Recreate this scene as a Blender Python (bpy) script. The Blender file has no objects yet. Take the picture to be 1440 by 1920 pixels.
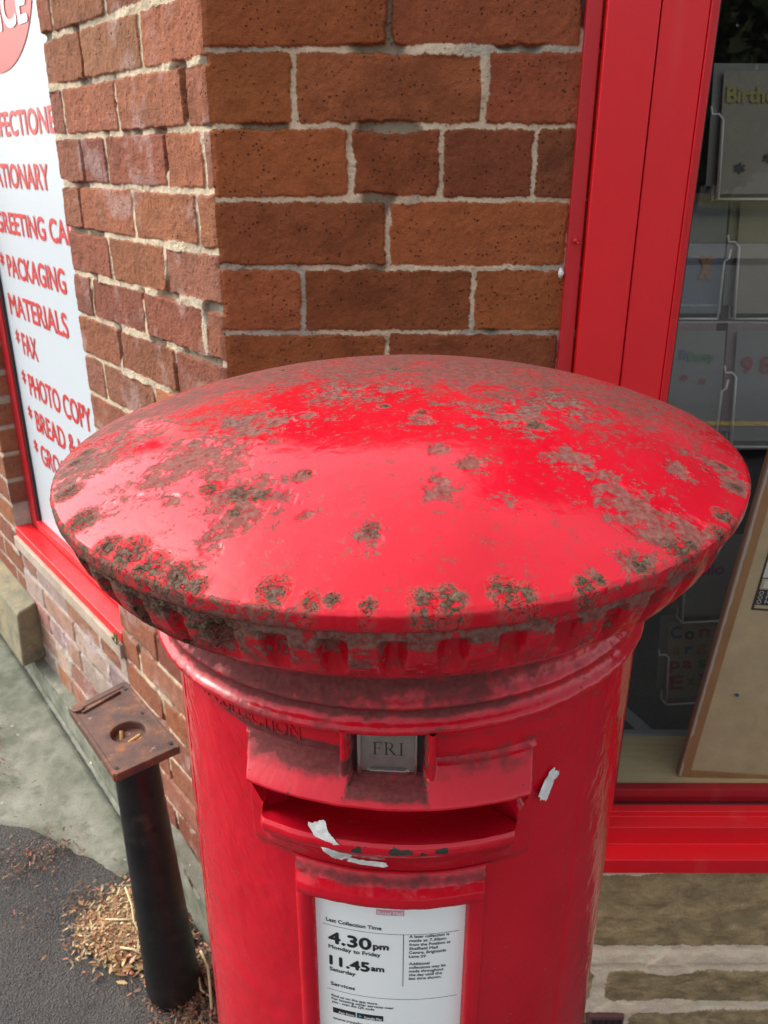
import bpy, math, random
import numpy as np
from mathutils import Vector
random.seed(7)
S = bpy.context.scene
COL = S.collection
ZO = 1.6                      # camera height; geometry below is written relative to the eye

# ------------------------------------------------------------------ camera
cam = bpy.data.objects.new('camera', bpy.data.cameras.new('camera')); COL.objects.link(cam)
cam.location = (0, 0, ZO)
cam.rotation_euler = (math.radians(90 - 22.55), math.radians(-.07), 0)
cd = cam.data
cd.sensor_fit = 'VERTICAL'; cd.sensor_height = 36; cd.sensor_width = 27
cd.lens = 1572 / 1920 * 36
cd.clip_start = .02; cd.clip_end = 400
cd.dof.use_dof = True; cd.dof.focus_distance = .66; cd.dof.aperture_fstop = 18
S.camera = cam

# ------------------------------------------------------------------ light
SUN_AZ = math.radians(-70)     # compass bearing of the sun from +Y, negative is to the left
SUN_EL = math.radians(42)
w = bpy.data.worlds.new('World'); S.world = w; w.use_nodes = True
nt = w.node_tree; nt.nodes.clear()
sky = nt.nodes.new('ShaderNodeTexSky'); sky.sky_type = 'NISHITA'; sky.sun_disc = False
sky.sun_elevation = SUN_EL; sky.sun_rotation = SUN_AZ; sky.dust_density = 4; sky.air_density = 1.2
hs = nt.nodes.new('ShaderNodeHueSaturation'); hs.inputs['Saturation'].default_value = .32
bg = nt.nodes.new('ShaderNodeBackground'); bg.inputs[1].default_value = .15
wo = nt.nodes.new('ShaderNodeOutputWorld')
nt.links.new(sky.outputs[0], hs.inputs['Color']); nt.links.new(hs.outputs[0], bg.inputs[0]); nt.links.new(bg.outputs[0], wo.inputs[0])
sl = bpy.data.lights.new('sun', 'SUN'); sl.energy = .65; sl.angle = math.radians(24); sl.color = (1, .95, .87)
sun = bpy.data.objects.new('sun', sl); COL.objects.link(sun)
sd = Vector((math.sin(SUN_AZ) * math.cos(SUN_EL), math.cos(SUN_AZ) * math.cos(SUN_EL), math.sin(SUN_EL)))
sun.rotation_euler = (-sd).to_track_quat('-Z', 'Y').to_euler(); sun.location = (-3, -2, 5)
vs = S.view_settings
vs.view_transform = 'Standard'; vs.look = 'None'; vs.exposure = 1.2; vs.gamma = 1
S.render.film_transparent = False

# ------------------------------------------------------------------ noise
def vn(x, y, seed=0):
    x = np.asarray(x, float); y = np.asarray(y, float)
    ix = np.floor(x).astype(np.int64); iy = np.floor(y).astype(np.int64)
    fx = x - ix; fy = y - iy
    fx = fx * fx * (3 - 2 * fx); fy = fy * fy * (3 - 2 * fy)
    def h(a, b):
        n = (a * 374761393 + b * 668265263 + seed * 1274126177) & 0xffffffff
        n = ((n ^ (n >> 13)) * 1274126177) & 0xffffffff
        n = (n ^ (n >> 16)) & 0xffff
        return n / 65535.
    a = h(ix, iy) * (1 - fx) + h(ix + 1, iy) * fx
    b = h(ix, iy + 1) * (1 - fx) + h(ix + 1, iy + 1) * fx
    return a * (1 - fy) + b * fy
def fbm(x, y, seed=0, o=4):
    s = 0; a = .5; t = 0
    for i in range(o):
        s = s + a * vn(x * 2**i + 17.3 * i, y * 2**i - 9.1 * i, seed + i); t += a; a *= .5
    return s / t - .5
def ss(x, a, b):
    t = np.clip((x - a) / (b - a), 0, 1); return t * t * (3 - 2 * t)

# ------------------------------------------------------------------ objects
BASE = {}
def tag(o, label=None, cat=None, group=None, kind=None):
    if label: o['label'] = label
    if cat: o['category'] = cat
    if group: o['group'] = group
    if kind: o['kind'] = kind
    return o
def thing(name, loc, label, cat, group=None):
    o = bpy.data.objects.new(name, None); COL.objects.link(o); o.empty_display_size = .05
    o.location = (loc[0], loc[1], loc[2] + ZO); BASE[o] = Vector(o.location)
    return tag(o, label, cat, group)
def mesh(name, V, F, mat, parent=None, smooth=True, attrs=None, base=None):
    """V in eye-relative coordinates; origin goes to the root's base"""
    V = np.array(V, float).reshape(-1, 3).copy(); V[:, 2] += ZO
    if parent is not None: b = BASE[parent]
    elif base is not None: b = Vector((base[0], base[1], base[2] + ZO))
    else:
        b = Vector(((V[:, 0].min() + V[:, 0].max()) / 2, (V[:, 1].min() + V[:, 1].max()) / 2, V[:, 2].min()))
    V -= np.array(b)
    me = bpy.data.meshes.new(name)
    if isinstance(F, np.ndarray) and F.ndim == 2:
        n, k = F.shape
        me.vertices.add(len(V)); me.vertices.foreach_set('co', V.ravel())
        me.loops.add(n * k); me.loops.foreach_set('vertex_index', F.ravel().astype(np.int32))
        me.polygons.add(n); me.polygons.foreach_set('loop_start', np.arange(0, n * k, k, dtype=np.int32))
        me.polygons.foreach_set('loop_total', np.full(n, k, dtype=np.int32))
        me.update(calc_edges=True)
    else:
        me.from_pydata(V.tolist(), [], [list(map(int, f)) for f in F])
    me.polygons.foreach_set('use_smooth', np.full(len(me.polygons), smooth))
    for an, av in (attrs or {}).items():
        if av.ndim == 2:
            a = me.attributes.new(an, 'FLOAT_COLOR', 'POINT')
            c = np.ones((len(V), 4)); c[:, :3] = av; a.data.foreach_set('color', c.ravel())
        else:
            a = me.attributes.new(an, 'FLOAT', 'POINT'); a.data.foreach_set('value', av.ravel().astype(float))
    me.update()
    for m in (mat if isinstance(mat, (list, tuple)) else [mat]): me.materials.append(m)
    o = bpy.data.objects.new(name, me); COL.objects.link(o)
    if parent is not None:
        o.parent = parent; BASE[o] = b
    else:
        o.location = b; BASE[o] = b
    return o
def gridfaces(m, n, mask=None, flip=False, wrap=False):
    idx = np.arange(m * n).reshape(m, n)
    if wrap: idx = np.concatenate([idx, idx[:, :1]], 1)
    a = idx[:-1, :-1]; b = idx[:-1, 1:]; c = idx[1:, 1:]; d = idx[1:, :-1]
    F = np.stack([a, d, c, b] if flip else [a, b, c, d], -1).reshape(-1, 4)
    if mask is not None: F = F[mask.ravel()]
    return F
def compact(V, F, attrs):
    u, inv = np.unique(F.ravel(), return_inverse=True)
    return V[u], inv.reshape(F.shape), {k: v[u] for k, v in attrs.items()}

class MB:
    """collects simple solids into one mesh"""
    def __init__(s): s.V = []; s.F = []
    def add(s, V, F):
        o = len(s.V); s.V += [tuple(v) for v in V]; s.F += [[i + o for i in f] for f in F]; return s
    def hexa(s, p):   # 8 corners: bottom 4 then top 4
        return s.add(p, [(3, 2, 1, 0), (4, 5, 6, 7), (0, 1, 5, 4), (1, 2, 6, 5), (2, 3, 7, 6), (3, 0, 4, 7)])
    def box(s, x0, x1, y0, y1, z0, z1):
        return s.hexa([(x0, y0, z0), (x1, y0, z0), (x1, y1, z0), (x0, y1, z0), (x0, y0, z1), (x1, y0, z1), (x1, y1, z1), (x0, y1, z1)])
    def tube(s, pts, r, n=8, cap=True):
        pts = [Vector(p) for p in pts]; rr = r if isinstance(r, (list, tuple)) else [r] * len(pts)
        V = []; F = []; up = None
        for i, p in enumerate(pts):
            t = (pts[min(i + 1, len(pts) - 1)] - pts[max(i - 1, 0)]).normalized()
            if up is None: up = t.orthogonal().normalized()
            up = (up - t * up.dot(t)).normalized(); sd_ = t.cross(up)
            for k in range(n):
                a = 2 * math.pi * k / n; V.append(p + (up * math.cos(a) + sd_ * math.sin(a)) * rr[i])
        for i in range(len(pts) - 1):
            for k in range(n): F.append((i * n + k, i * n + (k + 1) % n, (i + 1) * n + (k + 1) % n, (i + 1) * n + k))
        if cap: F.append(tuple(range(n))[::-1]); F.append(tuple(range((len(pts) - 1) * n, len(pts) * n)))
        return s.add(V, F)
    def map(s, f): s.V = [tuple(f(*v)) for v in s.V]; return s
    def build(s, name, mat, parent=None, smooth=False, bevel=0, base=None):
        o = mesh(name, s.V, s.F, mat, parent, smooth, base=base)
        if bevel:
            b = o.modifiers.new('bevel', 'BEVEL'); b.width = bevel; b.segments = 2; b.limit_method = 'ANGLE'; b.angle_limit = math.radians(40)
            o.data.polygons.foreach_set('use_smooth', np.full(len(o.data.polygons), True))
            try:
                wn = o.modifiers.new('wn', 'WEIGHTED_NORMAL'); wn.keep_sharp = False
            except Exception: pass
        return o

# ------------------------------------------------------------------ materials
class Mat:
    def __init__(s, name, rough=.6, color=(.5, .5, .5), metal=0, spec=.5):
        s.m = bpy.data.materials.new(name); s.m.use_nodes = True; s.nt = s.m.node_tree
        s.b = s.nt.nodes['Principled BSDF']; s.out = s.nt.nodes['Material Output']
        s.set('Base Color', (*color, 1)); s.set('Roughness', rough); s.set('Metallic', metal); s.set('Specular IOR Level', spec)
        s.gc = None
    def set(s, k, v):
        if isinstance(v, bpy.types.NodeSocket): s.nt.links.new(v, s.b.inputs[k])
        else: s.b.inputs[k].default_value = v
    def n(s, t, **p):
        x = s.nt.nodes.new('ShaderNode' + t)
        for k, v in p.items(): setattr(x, k, v)
        return x
    def lk(s, a, b):
        if isinstance(a, bpy.types.NodeSocket): s.nt.links.new(a, b)
        else: b.default_value = a
    def coord(s, scale=(1, 1, 1), rot=(0, 0, 0)):
        if s.gc is None: s.gc = s.n('TexCoord').outputs['Object']
        if scale == (1, 1, 1) and rot == (0, 0, 0): return s.gc
        mp = s.n('Mapping'); mp.inputs['Scale'].default_value = scale; mp.inputs['Rotation'].default_value = rot
        s.lk(s.gc, mp.inputs[0]); return mp.outputs[0]
    def noise(s, scale, detail=5, rough=.55, dist=0, co=None):
        x = s.n('TexNoise'); x.inputs['Scale'].default_value = scale; x.inputs['Detail'].default_value = detail
        x.inputs['Roughness'].default_value = rough; x.inputs['Distortion'].default_value = dist
        s.lk(co or s.coord(), x.inputs['Vector']); return x.outputs[0]
    def voro(s, scale, feature='F1', co=None):
        x = s.n('TexVoronoi', feature=feature); x.inputs['Scale'].default_value = scale
        s.lk(co or s.coord(), x.inputs['Vector']); return x.outputs[0]
    def rng(s, v, a, b, c=0., d=1., smooth=False):
        x = s.n('MapRange'); x.clamp = True
        if smooth: x.interpolation_type = 'SMOOTHSTEP'
        s.lk(v, x.inputs[0])
        for i, q in enumerate((a, b, c, d)): x.inputs[i + 1].default_value = q
        return x.outputs[0]
    def math(s, op, a, b=0.):
        x = s.n('Math', operation=op); s.lk(a, x.inputs[0]); s.lk(b, x.inputs[1]); return x.outputs[0]
    def mix(s, f, a, b, bt='MIX'):
        x = s.n('MixRGB', blend_type=bt); s.lk(f, x.inputs[0])
        for i, q in ((1, a), (2, b)): s.lk(q if isinstance(q, bpy.types.NodeSocket) else (*q, 1), x.inputs[i])
        return x.outputs[0]
    def attr(s, name, out='Fac'):
        x = s.n('Attribute'); x.attribute_name = name; return x.outputs[out]
    def bump(s, h, strength=.3, dist=.001, normal=None):
        x = s.n('Bump'); x.inputs['Strength'].default_value = strength; x.inputs['Distance'].default_value = dist
        s.lk(h, x.inputs['Height'])
        if normal: s.lk(normal, x.inputs['Normal'])
        return x.outputs[0]

# glossy pillar box paint, with grime film, peeled patches and rusty crust driven by the casting's own wear maps
def paint_mat():
    m = Mat('cast_iron_red_paint', .22, (.62, .010, .022))
    film, grime, flake, dust = m.attr('film'), m.attr('grime'), m.attr('flake'), m.attr('dust')
    n1 = m.noise(80, 9, .68); n2 = m.noise(260, 8, .7); n3 = m.noise(900, 4, .6); n4 = m.noise(14, 4, .5)
    red = m.mix(m.rng(n4, .3, .7), (.49, .003, .014), (.58, .007, .022))
    # speckled chips
    fine = m.math('ADD', m.math('MULTIPLY', n1, .62), m.math('MULTIPLY', n2, .38))
    var = m.math('MULTIPLY', m.math('SUBTRACT', fine, .5), 3.8)
    gm = m.rng(m.math('ADD', m.math('MULTIPLY', var, 2.0), m.math('MULTIPLY', grime, 1.2)), .66, .90)
    gm = m.math('MULTIPLY', gm, m.rng(grime, .02, .15))
    fm = m.math('MULTIPLY', m.rng(m.math('ADD', m.math('MULTIPLY', var, 1.3), m.math('MULTIPLY', film, 1.05)), .25, 1.0), .93); fm = m.math('MULTIPLY', fm, m.rng(film, 0, .05))
    dirt = m.mix(m.rng(n2, .35, .65), (.075, .04, .032), (.235, .135, .108))
    col = m.mix(fm, red, m.mix(m.rng(n2, .4, .62), (.085, .038, .03), (.17, .08, .066)))
    speck = m.math('MULTIPLY', m.rng(m.noise(330, 3, .6), .675, .70), m.rng(n4, .42, .58)); speck = m.math('MULTIPLY', speck, m.rng(film, .01, .05))
    col = m.mix(m.math('MULTIPLY', speck, .8), col, (.07, .03, .022))
    col = m.mix(m.math('MULTIPLY', gm, .80), col, dirt)
    dm = m.math('MULTIPLY', m.rng(m.math('ADD', m.math('MULTIPLY', var, .55), dust), .18, .62), .88); dm = m.math('MULTIPLY', dm, m.rng(dust, .03, .2))
    col = m.mix(dm, col, m.mix(m.rng(n2, .4, .6), (.06, .028, .026), (.12, .045, .042)))
    v2 = m.math('MULTIPLY', m.math('SUBTRACT', m.math('ADD', m.math('MULTIPLY', n2, .6), m.math('MULTIPLY', m.noise(110, 6, .6, 1.5), .4)), .5), 5.2)
    cm = m.rng(m.math('ADD', v2, flake), .66, .76)
    crust = m.mix(m.rng(n2, .40, .60), (.035, .022, .015), (.20, .125, .088))
    crust = m.mix(m.rng(m.noise(40, 4), .53, .65, 0, .6), crust, (.06, .055, .025))
    col = m.mix(m.math('MULTIPLY', m.rng(flake, .12, .4, 0, .75), m.rng(v2, -.5, .3)), col, (.20, .11, .085))
    col = m.mix(cm, col, crust)
    wv = m.noise(60, 3, .5, 2.5); ck = m.rng(m.math('ABSOLUTE', m.math('SUBTRACT', wv, .5)), .0, .012, 1, 0)
    ckm = m.math('MULTIPLY', ck, m.rng(flake, .15, .45))
    col = m.mix(ckm, col, (.012, .008, .006))
    m.set('Base Color', col)
    rough = m.math('MAXIMUM', m.rng(n1, .3, .8, .07, .19), m.math('MULTIPLY', gm, .8))
    rough = m.math('MAXIMUM', rough, m.rng(flake, .1, .35, 0, .7)); rough = m.math('MAXIMUM', rough, m.math('MULTIPLY', fm, .7)); rough = m.math('MAXIMUM', rough, m.math('MULTIPLY', dm, .72))
    m.set('Roughness', m.math('MAXIMUM', rough, m.math('MULTIPLY', cm, .9)))
    allm = m.math('MAXIMUM', m.math('MAXIMUM', gm, fm), m.math('MAXIMUM', dm, m.rng(flake, .1, .35)))
    m.set('Specular IOR Level', m.rng(allm, 0, 1, .42, .08))
    b = m.bump(m.math('MULTIPLY', m.noise(38, 3, .5, .6), .8), .30, .0020)
    h = m.math('SUBTRACT', m.math('MULTIPLY', cm, m.math('ADD', m.math('MULTIPLY', n2, 2.4), .2)), m.math('MULTIPLY', gm, .3))
    h = m.math('SUBTRACT', h, m.math('MULTIPLY', ckm, 1.2))
    b = m.bump(h, .8, .0014, b)
    b = m.bump(n3, .10, .0003, b)
    m.set('Normal', b)
    return m.m
PAINT = paint_mat()

def brick_mat():
    m = Mat('weathered_brick', .9, spec=.25)
    col = m.attr('col', 'Color'); mort = m.attr('mortar')
    n1 = m.noise(45, 8, .65); n2 = m.noise(420, 5, .7); nb = m.noise(9, 3, .5)
    spots = m.rng(m.voro(130), .10, .22, 1, 0)
    sp = m.math('MULTIPLY', spots, m.rng(m.noise(30, 3), .42, .55))
    c = m.mix(m.rng(n1, .3, .7, .0, .55), col, m.mix(1, col, (.62, .56, .55), 'MULTIPLY'))
    c = m.mix(m.rng(n2, .45, .75, 0, .4), c, m.mix(1, col, (1.25, 1.2, 1.15), 'MULTIPLY'))
    c = m.mix(m.rng(n2, .25, .42, .5, 0), c, m.mix(1, col, (.5, .45, .42), 'MULTIPLY'))
    c = m.mix(m.math('MULTIPLY', sp, m.rng(mort, 0, .4, .65, .1)), c, (.035, .022, .018))
    c = m.mix(m.rng(nb, .55, .75, 0, .25), c, m.mix(1, c, (.7, .66, .66), 'MULTIPLY'))
    m.set('Base Color', c)
    h = m.math('ADD', m.math('MULTIPLY', n1, .7), m.math('MULTIPLY', n2, .5)); h = m.math('SUBTRACT', h, m.math('MULTIPLY', sp, .7))
    m.set('Normal', m.bump(h, 1., .0048))
    return m.m
BRICK = brick_mat()

def stone_mat():
    m = Mat('rough_sandstone', .9, spec=.25)
    col = m.attr('col', 'Color'); mort = m.attr('mortar')
    st = m.noise(24, 10, .72, .4, m.coord((.8, 1, 1.25), (0, .3, 0))); n2 = m.noise(260, 6, .7); gr = m.noise(15, 5, .6)
    dark = m.mix(m.rng(st, .38, .6), (.22, .15, .08), (.56, .41, .22))
    dark = m.mix(m.rng(gr, .5, .68, 0, .7), dark, (.22, .20, .11))
    c = m.mix(m.rng(mort, .35, .6), m.mix(.75, col, dark), col)
    c = m.mix(m.rng(n2, .3, .7, 0, .35), c, m.mix(1, c, (.55, .52, .5), 'MULTIPLY'))
    m.set('Base Color', c)
    m.set('Normal', m.bump(m.math('ADD', m.math('MULTIPLY', st, 1.0), m.math('MULTIPLY', n2, .7)), .9, .005))
    return m.m
STONE = stone_mat()

def red_frame_mat(name='red_powder_coated_metal', c=(.72, .006, .014), rough=.38):
    m = Mat(name, rough, c)
    n = m.noise(7, 4); f = m.noise(600, 3); sp = m.rng(m.voro(38), .03, .06, 1, 0)
    st = m.noise(22, 4, .5, 0, m.coord((1, 1, .06)))
    col = m.mix(m.rng(n, .3, .7), c, tuple(q * .9 for q in c))
    col = m.mix(m.rng(st, .60, .72, 0, .16), col, (.72, .12, .11))
    col = m.mix(m.math('MULTIPLY', m.math('MULTIPLY', sp, m.rng(m.noise(20, 2), .55, .6)), .5), col, (.12, .03, .02))
    m.set('Base Color', col); m.set('Roughness', m.rng(n, .3, .7, rough - .06, rough + .08)); m.set('Normal', m.bump(f, .12, .0004))
    return m.m
REDFR = red_frame_mat()
REDTIM = red_frame_mat('red_gloss_timber_paint', (.5, .008, .016), .45)

def simple(name, c, rough=.6, metal=0, var=.15, scale=40, bump=.1, bd=.0006, spec=.5, c2=None):
    m = Mat(name, rough, c, metal, spec); n = m.noise(scale, 6, .6)
    m.set('Base Color', m.mix(m.rng(n, .3, .7), c, c2 or tuple(q * (1 - var) for q in c)))
    if bump: m.set('Normal', m.bump(m.noise(scale * 6, 5, .6), bump, bd))
    return m.m
SIGN = simple('white_vinyl', (.60, .66, .70), .35, var=.05, scale=3, bump=.03)
SIGNRED = simple('red_vinyl', (.66, .035, .03), .4, var=.08, bump=0)
SIGNWHITE = simple('white_vinyl_lettering', (.85, .85, .85), .4, bump=0)
PAPER = simple('printed_card', (.88, .90, .88), .3, var=.03, scale=9, bump=0)
INK = simple('black_ink', (.02, .02, .022), .5, bump=0)
GREYINK = simple('grey_ink', (.10, .10, .11), .5, bump=0)
PINKINK = simple('faded_pink_ink', (.78, .30, .38), .5, bump=0)
PALEINK = simple('pale_pink_ink', (.80, .62, .68), .5, bump=0)
METAL = simple('brushed_steel', (.42, .37, .34), .38, .85, .2, 120, .15, .0003)
CHROME = simple('bright_steel', (.66, .64, .62), .22, 1, .15, 90, .05)
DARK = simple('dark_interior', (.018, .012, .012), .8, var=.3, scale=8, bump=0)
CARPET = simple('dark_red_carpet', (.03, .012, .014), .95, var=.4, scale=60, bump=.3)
WIRE = simple('white_coated_wire', (.6, .6, .56), .4, bump=0)
HARDB = simple('brown_hardboard', (.60, .45, .26), .85, var=.2, scale=25, bump=.1)
OAKV = simple('worn_wood_veneer', (.42, .20, .075), .55, var=.25, scale=18, bump=.1)
CHIPW = simple('bare_chipped_edge', (.55, .42, .34), .8, bump=.2)
GREYMET = simple('grey_metal_strip', (.30, .32, .33), .5, bump=0)
RUBBER = simple('dark_gasket', (.03, .026, .026), .7, bump=0)
BLUEP = simple('blue_plastic', (.02, .06, .35), .3, bump=0)
WHITEP = simple('white_paper', (.75, .75, .73), .6, bump=0)
BLACKC = simple('black_card', (.02, .018, .018), .5, bump=0)
IRONBLK = None

def wood_mat():
    m = Mat('pale_varnished_shelf', .4); st = m.noise(16, 6, .6, 1.5, m.coord((.5, 3.2, 3)))
    m.set('Base Color', m.mix(m.rng(st, .35, .65), (.62, .47, .24), (.72, .58, .33))); return m.m
SHELF = wood_mat()
def rust_mat():
    m = Mat('rusty_iron', .55, metal=0); a = m.noise(28, 7, .6); b = m.noise(240, 6, .7)
    c = m.mix(m.rng(a, .35, .65), (.065, .034, .029), (.16, .066, .036)); c = m.mix(m.rng(a, .56, .72), c, (.27, .095, .034))
    c = m.mix(m.rng(b, .55, .72, 0, .5), c, (.045, .03, .028)); c = m.mix(m.rng(m.noise(70, 3), .66, .7, 0, .6), c, (.36, .27, .23))
    m.set('Base Color', c); m.set('Roughness', m.rng(b, .3, .7, .35, .7)); m.set('Normal', m.bump(m.math('ADD', a, b), .35, .0016)); return m.m
RUST = rust_mat()
def black_mat():
    m = Mat('worn_black_paint', .42); a = m.noise(30, 6, .6); b = m.noise(300, 5, .7)
    c = m.mix(m.rng(a, .3, .7), (.004, .004, .005), (.012, .012, .012)); c = m.mix(m.rng(b, .66, .74, 0, .6), c, (.20, .17, .13))
    c = m.mix(m.rng(m.noise(11, 3), .62, .7, 0, .3), c, (.12, .085, .05))
    m.set('Base Color', c); m.set('Roughness', m.rng(a, .3, .7, .34, .6)); m.set('Normal', m.bump(m.math('ADD', a, m.math('MULTIPLY', b, .4)), .4, .0018)); return m.m
IRONBLK = black_mat()
def asphalt_mat():
    m = Mat('asphalt', .85, spec=.35); a = m.noise(5, 5, .6); b = m.noise(330, 4, .7); v = m.voro(240); g = m.voro(150)
    c = m.mix(m.rng(b, .35, .65), (.03, .03, .032), (.14, .137, .132)); c = m.mix(m.rng(a, .4, .65, 0, .5), c, (.14, .125, .105))
    c = m.mix(m.rng(v, .08, .14, .55, 0), c, (.30, .28, .26)); c = m.mix(m.math('MULTIPLY', m.rng(g, .07, .1, 1, 0), m.rng(m.noise(60, 2), .58, .62)), c, (.55, .45, .38))
    m.set('Base Color', c); m.set('Normal', m.bump(m.math('ADD', b, m.math('ADD', v, m.noise(110, 3, .6))), 1., .006)); return m.m
ASPH = asphalt_mat()
def conc_mat(name='weathered_concrete', c1=(.14, .15, .11), c2=(.31, .31, .25), c3=(.08, .10, .06)):
    m = Mat(name, .9, spec=.25); a = m.noise(9, 7, .62); b = m.noise(230, 5, .7); g = m.noise(24, 5, .6)
    c = m.mix(m.rng(a, .35, .65), c1, c2); c = m.mix(m.rng(g, .52, .7, 0, .6), c, c3); c = m.mix(m.rng(b, .35, .6, .35, 0), c, (.09, .085, .07))
    c = m.mix(m.rng(m.voro(21), .06, .1, .5, 0), c, (.5, .5, .46))
    m.set('Base Color', c); m.set('Normal', m.bump(m.math('ADD', m.math('MULTIPLY', a, 1.4), m.math('MULTIPLY', b, .6)), .6, .004)); return m.m
CONC = conc_mat()
SILLST = conc_mat('beige_sill_stone', (.44, .34, .26), (.58, .47, .37), (.33, .27, .22))
BLOCKST = conc_mat('yellow_sandstone', (.20, .19, .14), (.38, .32, .19), (.13, .12, .09))
def glass_mat():
    m = bpy.data.materials.new('window_glass'); m.use_nodes = True; nt = m.node_tree; nt.nodes.clear()
    o = nt.nodes.new('ShaderNodeOutputMaterial'); t = nt.nodes.new('ShaderNodeBsdfTransparent'); g = nt.nodes.new('ShaderNodeBsdfGlossy')
    g.inputs['Roughness'].default_value = .0; t.inputs[0].default_value = (.88, .90, .88, 1)
    f = nt.nodes.new('ShaderNodeLayerWeight'); f.inputs[0].default_value = .5
    pw = nt.nodes.new('ShaderNodeMath'); pw.operation = 'POWER'; pw.inputs[1].default_value = 5
    nt.links.new(f.outputs['Facing'], pw.inputs[0])
    a = nt.nodes.new('ShaderNodeMath'); a.operation = 'MULTIPLY_ADD'; a.inputs[1].default_value = .9; a.inputs[2].default_value = .08
    x = nt.nodes.new('ShaderNodeMixShader')
    nt.links.new(pw.outputs[0], a.inputs[0]); nt.links.new(a.outputs[0], x.inputs[0]); nt.links.new(t.outputs[0], x.inputs[1]); nt.links.new(g.outputs[0], x.inputs[2]); nt.links.new(x.outputs[0], o.inputs[0])
    return m
GLASS = glass_mat()

# ------------------------------------------------------------------ wall geometry frame
C = np.array([-.2177, 1.1555, 0]); ANG = math.radians(38.7)
LD = np.array([-math.sin(ANG), math.cos(ANG), 0]); LN = np.array([-math.cos(ANG), -math.sin(ANG), 0])
def LP(s, off, z): return C + LD * s + LN * off + np.array([0, 0, z])      # point on the left wall
def FP(x, off, z): return np.array([x, C[1] - off, z])                     # point on the front wall

def brickfield(u, v, rows, pal, seed, greyk=.75, raise_=.0036, mort=(.50, .40, .27), smear=.006, ga=.0042, warp=.0016, rnd=.005, voids=.75):
    """u (n,), v (m,) metres; rows = [(vtop, vbot, [joints])]. Returns height, colour and mortar weight grids."""
    U, V = np.meshgrid(u, v)
    Uw = U + warp * 2 * fbm(U * 60, V * 60, seed, 4) + warp * fbm(U * 300, V * 300, seed + 5, 2)
    Vw = V + warp * 2 * fbm(U * 60 + 40, V * 60, seed + 9, 4) + warp * fbm(U * 300, V * 300 + 7, seed + 7, 2)
    H = np.zeros(U.shape); D = np.full(U.shape, -1.); COLR = np.zeros(U.shape + (3,)); BID = np.zeros(U.shape)
    R = random.Random(seed)
    for (vt, vb, js) in rows:
        rsel = (V <= vt) & (V > vb)
        if not rsel.any(): continue
        for a, b in zip(js[:-1], js[1:]):
            c = np.array(R.choice(pal)) * R.uniform(.82, 1.12); c = c * np.array([1, R.uniform(.95, 1.08), R.uniform(.85, 1.0)])
            hh = R.uniform(-.0012, .0012); g = ga * R.uniform(.75, 1.3)
            tiltu, tiltv = R.uniform(-.008, .008), R.uniform(-.012, .012)
            if b < u[0] - .02 or a > u[-1] + .02: continue
            sel = rsel & (U >= a) & (U < b)
            if not sel.any(): continue
            x = Uw[sel]; y = Vw[sel]
            dx = np.minimum(x - a - g, b - g - x); dy = np.minimum(vt - g - y, y - vb - g)
            r = rnd; qx = np.maximum(r - dx, 0); qy = np.maximum(r - dy, 0)
            d = np.where((dx < r) & (dy < r), r - np.sqrt(qx**2 + qy**2), np.minimum(dx, dy))
            D[sel] = d; COLR[sel] = c; H[sel] = hh + tiltu * (U[sel] - (a + b) / 2) + tiltv * (V[sel] - (vt + vb) / 2)
            BID[sel] = R.random()
    sm = np.maximum(0, fbm(U * 9, V * 9, seed + 20, 3) * 2.6) * smear
    Dm = D - sm
    k = ss(Dm, -.0004, .0032)
    face = H + raise_ + .0022 * fbm(U * 55, V * 55, seed + 30, 3) + .0018 * fbm(U * 230, V * 230, seed + 31, 3)
    mh = .0014 + .006 * fbm(U * 35, V * 35, seed + 40, 4) + .0016 * fbm(U * 300, V * 300, seed + 41, 2) + ss(sm, .0005, .003) * .004
    vd = ss(fbm(U * 13, V * 13, seed + 50, 3), .09, .17) * voids
    mh = mh - vd * .010
    Ht = face * k + mh * (1 - k)
    mw = 1 - ss(Dm, -.0002, .0009)
    mc = np.array(mort)[None, None] * (1 + .35 * fbm(U * 25, V * 25, seed + 60, 4))[..., None]
    grey = ss(fbm(U * 6, V * 6, seed + 61, 3), .02, .12)[..., None]
    mc = mc * (1 - grey * greyk) + np.array([.38, .36, .30]) * grey * greyk
    mc = mc * (1 - vd * .75)[..., None]
    bm = fbm(U * 22 + BID * 50, V * 30, seed + 62, 4)[..., None]
    cb = COLR * (1 + .5 * bm)
    burn = ss(bm[..., 0] + (BID - .5) * .3, .04, .40)[..., None]
    cb = cb * (1 - .38 * burn)
    col = cb * (1 - mw[..., None]) + mc * mw[..., None]
    return Ht, np.clip(col, .005, .9), mw

def rows_gen(vtop, vbot, pitch, u0, u1, seed, st=.232):
    R = random.Random(seed); rows = []; z = vtop; k = 0
    while z > vbot:
        js = [u0 - R.uniform(0, .2)]
        while js[-1] < u1: js.append(js[-1] + (st if R.random() > .35 else st / 2))
        rows.append((z, z - pitch, js)); z -= pitch; k += 1
    return rows

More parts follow.
